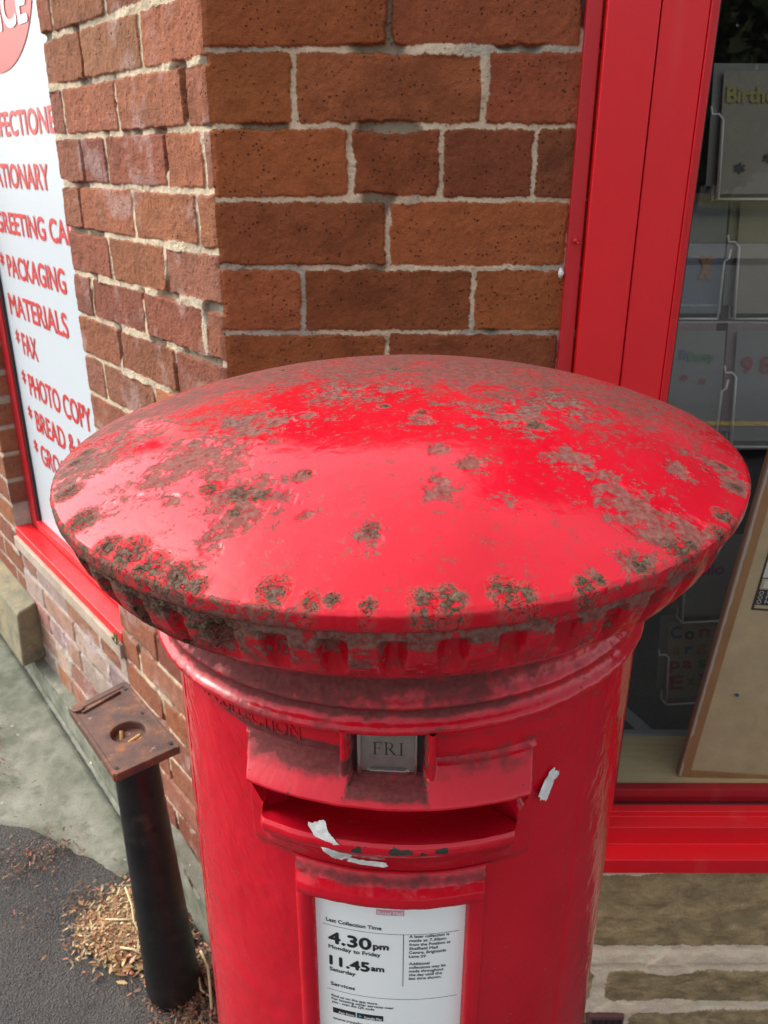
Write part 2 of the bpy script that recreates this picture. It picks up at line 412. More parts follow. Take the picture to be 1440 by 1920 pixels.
# ================================================================== THE SETTING: ground
def gz(x, y):
    near = -1.49 + .10 * (y - 1.65) - .04 * (x + .7)
    y2 = np.clip(y, .3, 3.2); x2 = np.clip(x, -2.5, 1.5)
    return -1.49 + .10 * (y2 - 1.65) - .04 * (x2 + .7)
def ground():
    a = np.concatenate([np.array([-200, -80, -40, -20, -10, -6, -4]), np.linspace(-2.6, 1.6, 281), np.array([3, 6, 10, 20, 40, 80, 200])])
    b = np.concatenate([np.array([-200, -80, -40, -20, -10, -5, -2.5, -1, 0, .4]), np.linspace(.6, 3.4, 187), np.array([4, 6, 10, 20, 60, 200])])
    X, Y = np.meshgrid(a, b); Z = gz(X, Y) + .004 * fbm(X * 6, Y * 6, 3, 4) * (np.abs(X) < 3) + .0025 * fbm(X * 60, Y * 60, 4, 3)
    V = np.stack([X, Y, Z], -1).reshape(-1, 3)
    tag(mesh('pavement', V, gridfaces(len(b), len(a)), ASPH, base=(0, 0, -1.6)), kind='structure')
ground()
# concrete slab laid beside the wall foot
def slab():
    edge = [LP(.46, .034, 0), LP(2.6, .034, 0), LP(2.6, .50, 0), LP(1.15, .42, 0), LP(.98, .40, 0), LP(.86, .335, 0), LP(.70, .31, 0), LP(.62, .24, 0), LP(.50, .17, 0)]
    n = 150
    s = np.linspace(.30, 2.7, 260); o = np.linspace(.034, .56, 90); Sg, O = np.meshgrid(s, o)
    P = C[None, None] + LD * Sg[..., None] + LN * O[..., None]
    lim = .13 + .30 * ss(Sg, .42, 1.15) + .05 * fbm(Sg * 9, O * 9, 8, 4) + .015 * fbm(Sg * 50, O * 50, 9, 3)
    hgt = .012 * ss(lim - O, 0, .02) - .006
    hgt = hgt + .004 * fbm(Sg * 14, O * 14, 12, 4) * ss(lim - O, 0, .03)
    hgt = hgt - .02 * ss(Sg, .52, .40)
    hgt = hgt - .008 * np.exp(-((O - .045) / .006)**2)
    P[..., 2] = gz(P[..., 0], P[..., 1]) + hgt
    tag(mesh('concrete_path', P.reshape(-1, 3), gridfaces(*Sg.shape, flip=True), CONC), kind='structure')
slab()
# street behind the photographer (mirrored in the shop window)
def flat(name, x0, x1, y0, y1, z, mat, kind='structure'):
    o = mesh(name, [(x0, y0, z), (x1, y0, z), (x1, y1, z), (x0, y1, z)], [(0, 1, 2, 3)], mat, base=((x0 + x1) / 2, (y0 + y1) / 2, z)); return tag(o, kind=kind)
ROAD = simple('road_surface', (.24, .24, .245), .8, var=.3, scale=3, bump=.3)
GRASS = simple('sunlit_grass', (.20, .19, .045), .95, var=.35, scale=2, bump=.6, bd=.02)
YEL = simple('yellow_road_paint', (.75, .55, .12), .7, bump=.1)
WHP = simple('white_road_paint', (.8, .8, .78), .7, bump=.1)
G0 = float(gz(0., .3))
flat('road', -60, 60, -13, -2.6, G0 + .01, ROAD)
flat('yellow_road_marking', -60, 60, -3.2, -3.09, G0 + .016, YEL)
flat('white_road_marking', -60, 60, -7.2, -7.05, G0 + .016, WHP)
for k in range(5): flat('white_road_marking', -4 + k * 3.4, -2.6 + k * 3.4, -8.4, -8.3, G0 + .016, WHP)
flat('opposite_pavement', -60, 60, -16, -13, G0 + .12, simple('pale_paving', (.4, .38, .36), .85))
flat('grass_verge', -80, 80, -45, -16, G0 + .14, GRASS)

# ================================================================== THE SHOP BUILDING
bld = thing('corner_shop_building', (-.2177, 1.1555, -1.55), 'red brick corner shop with red framed windows behind the pillar box', 'building')

PALF = [(.33, .098, .040), (.355, .105, .038), (.29, .083, .036), (.32, .088, .042), (.38, .120, .042), (.26, .076, .037)]
PALL = [(.37, .155, .10), (.36, .135, .078), (.33, .12, .075), (.39, .145, .08), (.31, .11, .072), (.35, .14, .095)]
PALW = [(.48, .28, .22), (.45, .22, .16), (.40, .20, .16), (.52, .36, .33), (.42, .19, .12), (.46, .34, .33)]
# front rows: joints in x ; left rows: joints in s (stored negative so the run is continuous round the corner)
cx0 = -.2177
FR = [(.2997, .2142, [cx0 - .05, -.05, .06, .18, .41]),
      (.2142, .1287, [cx0 - .05, .0055, .24, .47]), (.1287, .0432, [cx0 - .05, -.111, .1245, .36]), (.0432, -.0423, [cx0 - .05, -.043, .073, .191, .43]),
      (-.0423, -.1278, [cx0 - .05, .005, .243, .47]), (-.1278, -.2133, [cx0 - .05, -.109, .12, .36]), (-.2133, -.2988, [cx0 - .05, .004, .24, .47])]
z = -.2988; k = 0
while z > -1.65:
    js = [[cx0 - .05, -.108, .124, .36], [cx0 - .05, -.045, .07, .188, .42], [cx0 - .05, .004, .24, .47]][k % 3]
    FR.append((z, z - .0855, js)); z -= .0855; k += 1
LR = [(.3417, .2667, [-.05, .115, .345, .56, .8]), (.2667, .1917, [-.05, .06, .282, .499, .73]), (.1917, .1167, [-.05, .173, .391, .62]), (.1167, .0417, [-.05, .058, .277, .501, .73]),
      (.0417, -.0333, [-.05, .018, .129, .339, .443, .68]), (-.0333, -.1083, [-.05, .048, .259, .476, .7]), (-.1083, -.1833, [-.05, .162, .371, .61]),
      (-.1833, -.2583, [-.05, .049, .255, .478, .7]), (-.2583, -.3333, [-.05, .158, .373, .60]), (-.3333, -.4083, [-.05, .06, .248, .47, .7])]
z = -.4083; k = 0
while z > -1.65:
    LR.append((z, z - .075, [[-.05, .16, .375, .6], [-.05, .055, .26, .475, .7]][k % 2])); z -= .075; k += 1

def pier():
    st = .0013
    sl_ = np.arange(0, .56 + 1e-6, st); xf = np.arange(cx0, .262, st)
    v = np.arange(.30, -.42, -.00135); v = np.concatenate([v, np.arange(-.42, -1.66, -.004)])
    HL, CL, ML = brickfield(sl_, v, LR, PALL, 11, greyk=.4, mort=(.70, .59, .42), smear=.0045, ga=.0029, warp=.0026)
    HF, CF, MF = brickfield(xf, v, FR, PALF, 23, greyk=.8, mort=(.66, .54, .38), smear=.0075, ga=.0024, warp=.0030)
    # whitish bloom on the left face
    Us, Vs = np.meshgrid(sl_, v)
    bl = ss(fbm(Us * 16, Vs * 16, 77, 4), .10, .3)[..., None] * (1 - ML[..., None]) * .35
    CL = CL * (1 - bl) + np.array([.62, .47, .44]) * bl
    n = len(v); up = np.array([0, 0, 1.])
    fb = np.array([0, -1., 0])
    # left part from far to corner, then front
    sL = sl_[::-1]; HLr = HL[:, ::-1]; CLr = CL[:, ::-1]; MLr = ML[:, ::-1]
    edge = .004 * fbm(np.zeros(n) + 3, v * 22, 5, 4) * 2 + .0015 * fbm(np.zeros(n), v * 150, 6, 2) * 2
    rowp = ((v - .1917) / .075) % 1; edge = edge - .004 * np.exp(-(np.minimum(rowp, 1 - rowp) / .06)**2)
    PL = C + LD * sL[None, :, None] + up * v[:, None, None] + LN * HLr[..., None]
    wgt = np.clip((sL - .5) / .06, 0, 1)[None, :, None]
    PL = PL + LD * (edge[:, None, None] * wgt)
    PF = np.stack([np.broadcast_to(xf, (n, len(xf))), C[1] - HF, np.broadcast_to(v[:, None], (n, len(xf)))], -1)
    # round the arris: blend both faces together within 7 mm of the corner
    b = LN + fb; b /= np.linalg.norm(b); wob = (.0025 * fbm(v * 40, v * 0, 91, 4) * 2)[:, None, None]
    wl = np.exp(-(sL / .004)**2)[None, :, None]; wf = np.exp(-((xf - cx0) / .004)**2)[None, :, None]
    hc = ((HLr[:, -1] + HF[:, 0]) / 2)[:, None, None]
    cor = C + up * v[:, None, None] + b * (hc - .0012 + wob * .6)
    PL = PL * (1 - wl) + (cor + LD * sL[None, :, None]) * wl
    PF = PF * (1 - wf) + (cor + np.array([1., 0, 0]) * (xf - cx0)[None, :, None]) * wf
    ret = PL[:, :1] - LN * .075                                     # window reveal
    P = np.concatenate([ret, PL, PF[:, 1:]], 1)
    col = np.concatenate([CLr[:, :1], CLr, CF[:, 1:]], 1); mo = np.concatenate([MLr[:, :1], MLr, MF[:, 1:]], 1)
    return P, col, mo
P, col, mo = pier()
o = mesh('brick_wall', P.reshape(-1, 3), gridfaces(P.shape[0], P.shape[1], flip=True), BRICK, bld, attrs={'col': col.reshape(-1, 3), 'mortar': mo.reshape(-1)})
o['label'] = 'corner pier of orange red bricks with pale mortar'

def leftfield(name, s0, s1, z1, z0, pal, seed, st, label, retdepth=0, mort=(.56, .47, .38), pitch=.075, off=0, topret=0):
    s = np.arange(s0, s1, st); v = np.arange(z1, z0, -st)
    rows = rows_gen(z1 + .01, z0 - .1, pitch, s0, s1, seed)
    H, Cc, Mm = brickfield(s, v, rows, pal, seed, mort=mort, smear=.007, voids=.2)
    Sg, Vg = np.meshgrid(s, v)
    bl = ss(fbm(Sg * 9, Vg * 12, seed + 3, 4), .0, .3)[..., None] * .5
    if pal is PALW: Cc = Cc * (1 - bl) + np.array([.60, .50, .49]) * bl
    Pp = C + LD * Sg[..., None] + np.array([0, 0, 1.]) * Vg[..., None] + LN * (H[..., None] + off)
    if retdepth:
        Pp = np.concatenate([Pp[:, :1] - LN * retdepth, Pp], 1); Cc = np.concatenate([Cc[:, :1] * .9, Cc], 1); Mm = np.concatenate([Mm[:, :1], Mm], 1)
    if topret:
        Pp = np.concatenate([Pp[:1] - LN * topret, Pp], 0); Cc = np.concatenate([Cc[:1], Cc], 0); Mm = np.concatenate([Mm[:1], Mm], 0)
    o = mesh(name, Pp.reshape(-1, 3), gridfaces(Pp.shape[0], Pp.shape[1]), BRICK, bld, attrs={'col': Cc.reshape(-1, 3), 'mortar': Mm.reshape(-1)})
    o['label'] = label
leftfield('brick_wall', .562, 1.318, -1.012, -1.37, PALW, 41, .003, 'faded whitish bricks under the white sign', mort=(.55, .48, .42))
leftfield('brick_wall', 1.32, 3.4, .6, -1.4, PALL, 52, .004, 'blurred brick pier left of the white sign', retdepth=.09)
# plinth ledge at the wall foot
def plinth():
    s = np.linspace(-.02, 3.4, 500); t = np.array([-.05, .25, .6, .9, 1., 1.03, 1.1, 1.3, 2.]); 
    Sg, T = np.meshgrid(s, t)
    out = .0 + .033 * np.clip(T, 0, 1) + .004 * fbm(Sg * 20, T * 2, 61, 4)
    zz = -1.362 - .005 * np.clip(T, 0, 1) - .26 * np.clip(T - 1.03, 0, 1) + .006 * fbm(Sg * 25, T * 3, 62, 4)
    zz = zz - .055 * ss(Sg, .40, .18)
    P = C + LD * Sg[..., None] + np.array([0, 0, 1.]) * zz[..., None] + LN * out[..., None]
    mesh('plinth', P.reshape(-1, 3), gridfaces(*Sg.shape), CONC, bld)
plinth()
# projecting sandstone block at the foot of the far pier
b = MB(); b.hexa([LP(1.24, 0, -1.345), LP(1.22, .075, -1.345), LP(2.3, .075, -1.30), LP(2.3, 0, -1.30), LP(1.24, 0, -1.16), LP(1.22, .065, -1.172), LP(2.3, .065, -1.14), LP(2.3, 0, -1.13)])
b.build('stone_block', BLOCKST, bld, bevel=.008)['label'] = 'yellowish sandstone block at the wall foot'

# sandstone footing below the right window
def footing():
    u = np.arange(.235, 1.35, .002); v = np.arange(-1.185, -1.68, -.002)
    rows = [(-1.170, -1.384, [.1, 1.1, 1.5]), (-1.420, -1.532, [.12, .417, .93, 1.5]), (-1.532, -1.68, [.25, .475, .90, 1.5])]
    H, Cc, Mm = brickfield(u, v, rows, [(.60, .44, .25), (.52, .40, .24), (.44, .35, .22)], 71, greyk=.1, raise_=.004, mort=(.92, .76, .56), smear=.012, ga=.012, warp=.004, rnd=.02, voids=0)
    U, V = np.meshgrid(u, v)
    # the broad mortar band is trowelled proud
    band = np.exp(-((V + 1.401 - .006 * (U - .5)) / .017)**4)
    jt = ((np.abs(U - .575 - .1 * (V + 1.2)) < .010) & (V > -1.38))      # tight joint in the top course: same stone colour
    Cc[jt] = Cc[jt] * .75 + np.array([.22, .18, .13]) * .25
    H = H + band * .004 + .010 * fbm(U * 6, V * 22, 72, 4) * (1 - Mm) + .004 * fbm(U * 30, V * 40, 73, 3) * (1 - Mm)
    gr = (1 - Mm) * ss(fbm(U * 5, V * 5, 74, 3), -.02, .2) * ss(-V, 1.42, 1.52)
    Cc = Cc * (1 - .5 * gr[..., None]) + np.array([.10, .10, .065]) * .5 * gr[..., None]
    P = np.stack([U, C[1] - H, V], -1)
    P = np.concatenate([P[:1] + np.array([-.05, .04, 0]), P], 0); Cc = np.concatenate([Cc[:1], Cc]); Mm = np.concatenate([Mm[:1], Mm])
    o = mesh('stone_footing', P.reshape(-1, 3), gridfaces(*P.shape[:2], flip=True), STONE, bld, attrs={'col': Cc.reshape(-1, 3), 'mortar': Mm.reshape(-1)})
    m = MB(); m.box(.405, .475, C[1] - .014, C[1] + .02, -1.60, -1.548)
    ab = m.build('air_brick', simple('terracotta', (.13, .055, .05), .85), bld, bevel=.002)
    m = MB()
    for i in range(5): m.box(.412 + i * .0125, .420 + i * .0125, C[1] - .0165, C[1] - .0135, -1.592, -1.556)
    m.build('vent_holes', DARK, ab)
footing()

# ---------------------------------------------------------------- right window
def rbox(parent, name, x0, x1, o0, o1, z0, z1, mat, bev=.0015):
    return MB().box(x0, x1, C[1] - o1, C[1] - o0, z0, z1).build(name, mat, parent, bevel=bev)
ZT, XR = .75, 2.3
win = MB().box(.262, .3245, C[1] - .0215, C[1] + .03, -1.11, ZT).box(.3262, .383, C[1] - .020, C[1] + .03, -1.11, ZT).build('shop_window', REDFR, bld, bevel=.0018)
win['label'] = 'display window with wide red metal frame and dark interior'
rbox(win, 'frame_flange', .240, .2585, -.02, .012, -1.185, ZT, REDTIM, .001)
rbox(win, 'frame_cover_strip', .3834, .3852, -.02, .0215, -1.11, ZT, REDFR, .0006)
rbox(win, 'frame_stile', .3853, .4095, -.055, -.024, -1.06, ZT, REDFR)
rbox(win, 'gasket', .4096, .4125, -.05, -.03, -1.055, ZT, RUBBER, 0)
# stepped sill
sill = MB()
prof = [(-.06, -1.12), (-.06, -1.186), (.046, -1.186), (.050, -1.139 - .01), (.050, -1.108), (.015, -1.1045), (.015, -1.068), (-.0095, -1.066), (-.0095, -1.055), (-.026, -1.054), (-.026, -1.10)]
# front lip hangs 31 mm
prof = [(-.06, -1.10), (-.06, -1.15), (.012, -1.15), (.042, -1.139), (.050, -1.139), (.050, -1.109), (.015, -1.1065), (.015, -1.069), (-.0095, -1.067), (-.0095, -1.056), (-.026, -1.055), (-.026, -1.10)]
n = len(prof); sill.add([(.2385, C[1] - a, z) for a, z in prof] + [(XR, C[1] - a, z) for a, z in prof], [tuple(range(n))[::-1], tuple(range(n, 2 * n))] + [(i, (i + 1) % n, n + (i + 1) % n, n + i) for i in range(n)])
sill.build('sill', REDFR, win, bevel=.0012)
rbox(win, 'glazing_gasket', .40, XR, -.034, -.0265, -1.064, -1.0585, RUBBER, 0)
rbox(win, 'inner_frame', .40, XR, -.058, -.040, -1.07, -1.0335, REDTIM, .001)
pane = mesh('pane', [FP(.404, -.036, -1.06), FP(XR, -.036, -1.06), FP(XR, -.036, ZT), FP(.404, -.036, ZT)], [(0, 1, 2, 3)], GLASS, win, False)
scr = MB(); scr.tube([(.2495, C[1] - .011, -.092), (.2495, C[1] - .017, -.092)], [.0042, .0036], 10); scr.tube([(.2495, C[1] - .016, -.092), (.252, C[1] - .024, -.095)], [.0016, .0012], 6)
scr.build('screw', REDTIM, win, smooth=True)
sv = MB(); rs = random.Random(3)
for i in range(1):
    sv.tube([(.235, C[1] - .004, -.128), (.2345, C[1] - .010, -.133), (.234, C[1] - .008, -.139)], [.002, .0042, .0022], 8)
sv.build('filler_blob', WHITEP, win, smooth=True)

# room behind the glass
room = MB()
y0, y1 = C[1] + .20, C[1] + 2.4
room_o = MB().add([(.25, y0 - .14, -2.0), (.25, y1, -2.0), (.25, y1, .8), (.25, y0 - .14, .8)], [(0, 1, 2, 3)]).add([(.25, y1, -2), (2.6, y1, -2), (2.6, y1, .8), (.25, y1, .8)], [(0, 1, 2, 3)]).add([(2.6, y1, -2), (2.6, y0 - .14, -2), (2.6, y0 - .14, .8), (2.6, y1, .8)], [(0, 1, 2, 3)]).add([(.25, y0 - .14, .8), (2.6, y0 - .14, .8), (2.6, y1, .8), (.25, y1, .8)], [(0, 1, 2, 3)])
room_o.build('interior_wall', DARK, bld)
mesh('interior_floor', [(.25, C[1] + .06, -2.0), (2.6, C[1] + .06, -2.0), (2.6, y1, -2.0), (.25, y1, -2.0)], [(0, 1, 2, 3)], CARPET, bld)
rbox(bld, 'display_shelf', .27, XR, -.198, -.059, -1.06, -1.0375, SHELF, .001)
rbox(bld, 'shelf_trim', .27, XR, -.214, -.1985, -1.065, -1.0345, GREYMET, .001)
MB().hexa([(.44, C[1] + .42, -1.075), (.47, C[1] + .42, -1.075), (.555, C[1] + .215, -1.075), (.52, C[1] + .215, -1.075), (.44, C[1] + .42, -1.055), (.47, C[1] + .42, -1.055), (.555, C[1] + .215, -1.055), (.52, C[1] + .215, -1.055)]).build('shelf_bracket', GREYMET, bld)
MB().box(.80, .95, C[1] + 1.3, C[1] + 1.42, .62, .63).build('ceiling_light', (lambda: (lambda m: (m.set('Emission Color', (1, .95, .85, 1)), m.set('Emission Strength', 2), m.m)[2])(Mat('lit_lamp', .5, (1, 1, 1))))(), bld)

# text helper
def textmesh(txt, size=1., align='LEFT', xs=1., spacing=1., extr=0.):
    cu = bpy.data.curves.new('t', 'FONT'); cu.body = txt; cu.size = size; cu.align_x = align; cu.space_character = spacing; cu.extrude = extr; cu.resolution_u = 4; cu.fill_mode = 'BOTH' if extr else 'FRONT'
    ob = bpy.data.objects.new('t', cu); COL.objects.link(ob)
    bpy.context.view_layer.update()
    me = bpy.data.meshes.new_from_object(ob.evaluated_get(bpy.context.evaluated_depsgraph_get()))
    V = [(v.co.x * xs, v.co.y, v.co.z) for v in me.vertices]; F = [tuple(p.vertices) for p in me.polygons]
    bpy.data.objects.remove(ob); bpy.data.curves.remove(cu); bpy.data.meshes.remove(me)
    return V, F
def textfit(txt, width, height, bold=0.):
    """text scaled so that it spans width and has the given capital height; bold thickens by stacked offsets"""
    V, F = textmesh(txt); 
    if not V: return [], []
    A = np.array(V); w0, w1 = A[:, 0].min(), A[:, 0].max(); cap = .70
    A[:, 0] = (A[:, 0] - w0) * width / (w1 - w0); A[:, 1] *= height / cap; A[:, 2] = 0
    VV = []; FF = []
    offs = [(0, 0)] if not bold else [(0, 0), (bold, 0), (-bold, 0), (0, bold), (0, -bold)]
    for q, (a, b) in enumerate(offs):
        o = len(VV); VV += [(x + a, y + b, q * .00002) for x, y, _ in A]; FF += [tuple(i + o for i in f) for f in F]
    return VV, FF

# ---------------------------------------------------------------- left window with the white sign
lw = MB()
SO = -.052
def lbox(name, s0, s1, o0, o1, z0, z1, mat, parent, bev=.002):
    return MB().hexa([LP(s0, o0, z0), LP(s0, o1, z0), LP(s1, o1, z0), LP(s1, o0, z0), LP(s0, o0, z1), LP(s0, o1, z1), LP(s1, o1, z1), LP(s1, o0, z1)]).build(name, mat, parent, bevel=bev)
lwin = lbox('shop_window', 1.258, 1.318, -.075, -.040, -.955, .75, REDTIM, bld)
lwin['label'] = 'side window with red frame, covered by a white sign'
lbox('frame_rail', .562, 1.2575, -.075, -.038, -.958, -.925, REDFR, lwin)
lbox('frame_sill', .562, 1.316, -.037, .006, -.976, -.950, REDFR, lwin)
lbox('sill', .56, 1.317, -.06, .014, -1.012, -.9765, SILLST, bld, .003)['label'] = 'beige stone sill under the white sign'
lbox('gasket', 1.250, 1.2575, -.06, -.045, -.925, .75, RUBBER, lwin, 0)
# ================================================================== SHOP SIGN
sgn = thing('shop_sign', tuple(LP(.9, SO, -.924)), 'white shop sign with red lettering filling the side window left of the brick corner', 'sign')
mesh('sign_panel', [LP(.50, SO, -.925), LP(1.2495, SO, -.925), LP(1.2495, SO, .7), LP(.50, SO, .7)], [(0, 3, 2, 1)], SIGN, sgn, False)
SV, SF = [], []
def signtext(txt, sl_, sr, zb, h, off=.0012, bold=.0016, tgt=None):
    V, F = textfit(txt, sl_ - sr, h, bold)
    mt, par = tgt or (SIGNRED, sgn)
    mesh('lettering', [tuple(LP(sl_ - x, SO + off + z_, zb + y)) for x, y, z_ in V], F, mt, par, False)
signtext('CONFECTIONERY', 1.236, .612, .055, .046)
signtext('STATIONARY', 1.226, .787, -.049, .048)
signtext('GREETING CARDS', 1.205, .592, -.150, .046)
signtext('* PACKAGING', 1.226, .775, -.252, .050)
signtext('MATERIALS', 1.210, .800, -.348, .052)
signtext('* FAX', 1.200, 1.046, -.440, .054)
signtext('* PHOTO COPY', 1.205, .735, -.545, .056)
signtext('* BREAD & MILK', 1.203, .690, -.637, .054)
signtext('* GROCERIES', 1.200, .800, -.728, .054)
cv = [tuple(LP(.98, SO + .0015, .345))] + [tuple(LP(.98 - .262 * math.cos(a), SO + .0015, .345 + .172 * math.sin(a))) for a in np.linspace(0, 2 * math.pi, 65)[:-1]]
disc = mesh('red_disc', cv, [(0, 1 + (i + 1) % 64, 1 + i) for i in range(64)], SIGNRED, sgn, False)
signtext('POST', 1.10, .86, .345, .062, .003, .003, (SIGNWHITE, disc)); signtext('OFFICE', 1.17, .775, .247, .066, .003, .003, (SIGNWHITE, disc))

# ================================================================== BOARD LEANING IN THE WINDOW
BL = np.array([.541, C[1] + .082, -1.036]); BT = np.array([.5835, C[1] + .048, -.40])
bu = (BT - BL); bl_ = np.linalg.norm(bu); bu /= bl_
bx = np.array([1., -.02, 0]); bx = bx - bu * bx.dot(bu); bx /= np.linalg.norm(bx); bn = np.cross(bx, bu)
if bn[1] > 0: bn = -bn
def BP(x, y, d): return tuple(BL + bx * x + bu * y + bn * d)
def bbox(m, x0, x1, y0_, y1_, d0, d1): return m.hexa([BP(x0, y0_, d0), BP(x1, y0_, d0), BP(x1, y0_, d1), BP(x0, y0_, d1), BP(x0, y1_, d0), BP(x1, y1_, d0), BP(x1, y1_, d1), BP(x0, y1_, d1)])
brd = thing('notice_board', tuple(BL), 'back of a brown hardboard notice board with worn wood frame leaning inside the right window', 'notice board')
bbox(MB(), .012, .9, .012, .75, -.004, .0035).build('hardboard_panel', HARDB, brd, bevel=.0008)
bbox(MB(), 0, .019, 0, .76, -.012, .006).build('frame_bar', OAKV, brd, bevel=.001)
bbox(MB(), .0192, .9, 0, .017, -.012, .006).build('frame_bar', OAKV, brd, bevel=.001)
ch = MB(); rs = random.Random(5); y = .0
V_ = []; 
for i in range(60):
    yy = .002 + i * .0125; wdt = .0030 + .0018 * rs.random() * (1 if 3 < i else .3)
    if 3 <= i < 8: wdt = .0004
    V_ += [BP(-.0004, yy, .0064), BP(wdt, yy, .0066), BP(-.0006, yy, .001)]
F_ = []
for i in range(59): F_ += [(3 * i, 3 * i + 1, 3 * i + 4, 3 * i + 3), (3 * i, 3 * i + 3, 3 * i + 5, 3 * i + 2)]
mesh('chipped_edge', V_, F_, CHIPW, brd, False)
pin = thing('push_pin', BP(.060, .190, .003), 'small blue push pin stuck in the brown board', 'push pin')
MB().tube([BP(.060, .190, .0036), BP(.0595, .1915, .008)], [.0030, .0020], 10).tube([BP(.0595, .1915, .008), BP(.057, .196, .013)], [.0018, .0026], 10).build('pin_head', BLUEP, pin, smooth=True)
# small printed poster stuck on the board
def place(V, F, mp, store):
    o = len(store[0]); store[0].extend([mp(*v) for v in V]); store[1].extend([tuple(i + o for i in f) for f in F])
pst = thing('window_poster', BP(.040, .363, .004), 'black and white printed card stuck on the hardboard at the right edge', 'poster')
PX, PY = .040, .363
bbox(MB(), PX, PX + .15, PY, PY + .16, .0037, .0045).build('card', BLACKC, pst)
bbox(MB(), PX + .003, PX + .15, PY + .062, PY + .158, .0046, .005).build('white_panel', WHITEP, pst)
bbox(MB(), PX + .004, PX + .15, PY + .004, PY + .010, .0046, .005).build('tan_strip', HARDB, pst)
bbox(MB(), PX + .0035, PX + .15, PY + .040, PY + .060, .0046, .005).build('tan_panel', HARDB, pst)
bbox(MB(), PX + .008, PX + .15, PY + .043, PY + .057, .0052, .0056).build('white_label', WHITEP, pst)
st_ = ([], [])
for k, t in enumerate(('NO', 'Ma', 'Le')):
    V, F = textfit(t, .016, .0062, .0003); place(V, F, lambda x, y_, z_, k=k: BP(PX + .018 + x, PY + .0145 + k * .0085 + y_, .0053), st_)
    th = np.linspace(0, 2 * math.pi, 17)[:-1]; r1, r0 = .0036, .0027
    V = [(PX + .0085 + r1 * math.cos(a), PY + .0165 + k * .0085 + r1 * math.sin(a), .0053) for a in th] + [(PX + .0085 + r0 * math.cos(a), PY + .0165 + k * .0085 + r0 * math.sin(a), .0053) for a in th]
    place(V, [(i, (i + 1) % 16, 16 + (i + 1) % 16, 16 + i) for i in range(16)], BP, st_)
mesh('printed_marks', st_[0], st_[1], WHITEP, pst, False)

# ================================================================== GREETING CARD RACKS
COLS = {'b': (.05, .16, .38), 'r': (.5, .05, .05), 'g': (.12, .33, .12), 'o': (.6, .25, .05), 'p': (.35, .08, .3), 'k': (.05, .04, .05), 'y': (.65, .55, .12)}
CM = {k: simple('card_ink_' + k, tuple(q * .35 for q in v), .5, bump=0) for k, v in COLS.items()}
CARDM = [simple('cream_card', (.19, .165, .12), .5, var=.1), simple('grey_card', (.14, .14, .13), .5, var=.1), simple('pink_card', (.16, .10, .10), .5), simple('pale_blue_card', (.10, .12, .14), .5)]
def rack(x, y, z, wd, ht, rot, label, cards, nrm_tilt=.15):
    t = thing('card_rack', (x, y, z), label, 'card rack', 'wire card racks inside the window')
    c_, s_ = math.cos(rot), math.sin(rot)
    def W(a, h, d): return (x + a * c_ + d * s_, y + a * s_ - d * c_ + h * nrm_tilt, z + h)
    for i in range(len(cards)):
        a0 = i * wd * 1.12; m = MB(); r = .0021
        m.tube([W(a0 + .004, .0, .03), W(a0, ht * .62, .03), W(a0 - .008, ht * .66, .03), W(a0 - .02, ht * .66, .03), W(a0 - .022, ht * .72, .03)], r, 6)
        m.tube([W(a0 + .004, 0, .03), W(a0 + .006, -.004, .0), W(a0 + .006, ht * .9, -.01)], r, 6)
        m.tube([W(a0 + wd * .9, .0, .03), W(a0 + wd * .92, ht * .5, .03), W(a0 + wd * .98, ht * .52, .03), W(a0 + wd * 1.0, ht * .6, .03)], r, 6)
        m.tube([W(a0 + .004, .0, .03), W(a0 + wd * .9, .0, .03)], r, 6)
        m.build('wire_frame', WIRE, t, smooth=True)
        cm, words = cards[i]
        hw = wd * .94; cd_ = mesh('greeting_card', [W(a0 + .004, .008, .02), W(a0 + .004 + hw, .008, .02), W(a0 + .004 + hw, ht, .006), W(a0 + .004, ht, .006)], [(0, 1, 2, 3)], CARDM[cm], t, False)
        mesh('greeting_card', [W(a0 - .01, .02, .006), W(a0 - .01 + hw, .02, .006), W(a0 - .01 + hw, ht * 1.06, -.004), W(a0 - .01, ht * 1.06, -.004)], [(0, 1, 2, 3)], CARDM[(cm + 1) % 4], t, False)
        for (tx, k, fx, fy, fw, fh) in words:
            V, F = textfit(tx, fw * hw, fh * ht, .0012 if fh < .2 else .002)
            V = [W(a0 + .004 + fx * hw + p, .008 + fy * ht + q, .0225 - .014 * (fy + q / ht) + r_) for p, q, r_ in V]
            mesh('printed_words', V, F, CM[k], cd_, False)
    return t
CG = [('C', 'b', .06, .76, .2, .14), ('o', 'k', .34, .74, .17, .14), ('n', 'r', .62, .76, .2, .14), ('g', 'o', .58, .58, .2, .13), ('r', 'b', .36, .56, .14, .12), ('a', 'o', .1, .56, .16, .12), ('p', 'r', .06, .38, .2, .13), ('a', 'r', .32, .38, .18, .13), ('s', 'g', .62, .38, .16, .13), ('E', 'r', .08, .12, .26, .17), ('x', 'g', .42, .16, .16, .13), ('Y', 'b', .66, .16, .2, .14)]
rack(.585, C[1] + .34, -1.045, .115, .17, .1, 'low wire rack holding a cream card with multicoloured letters', [(0, CG), (1, [])])
rack(.600, C[1] + .36, -.86, .13, .17, .1, 'wire rack with floral cards just above the multicoloured letter card', [(1, [('hello', 'p', .1, .5, .6, .12)]), (2, [])])
rack(.50, C[1] + .33, -.475, .115, .20, 0, 'wire rack holding grey cards behind the glass above the pillar box cap', [(1, [('n', 'b', .25, .72, .1, .12), ('Party', 'g', .4, .70, .42, .08), ('*', 'r', .3, .5, .1, .08), ('*', 'r', .6, .47, .1, .08)]), (1, [('9 8', 'r', .1, .6, .5, .14)])])
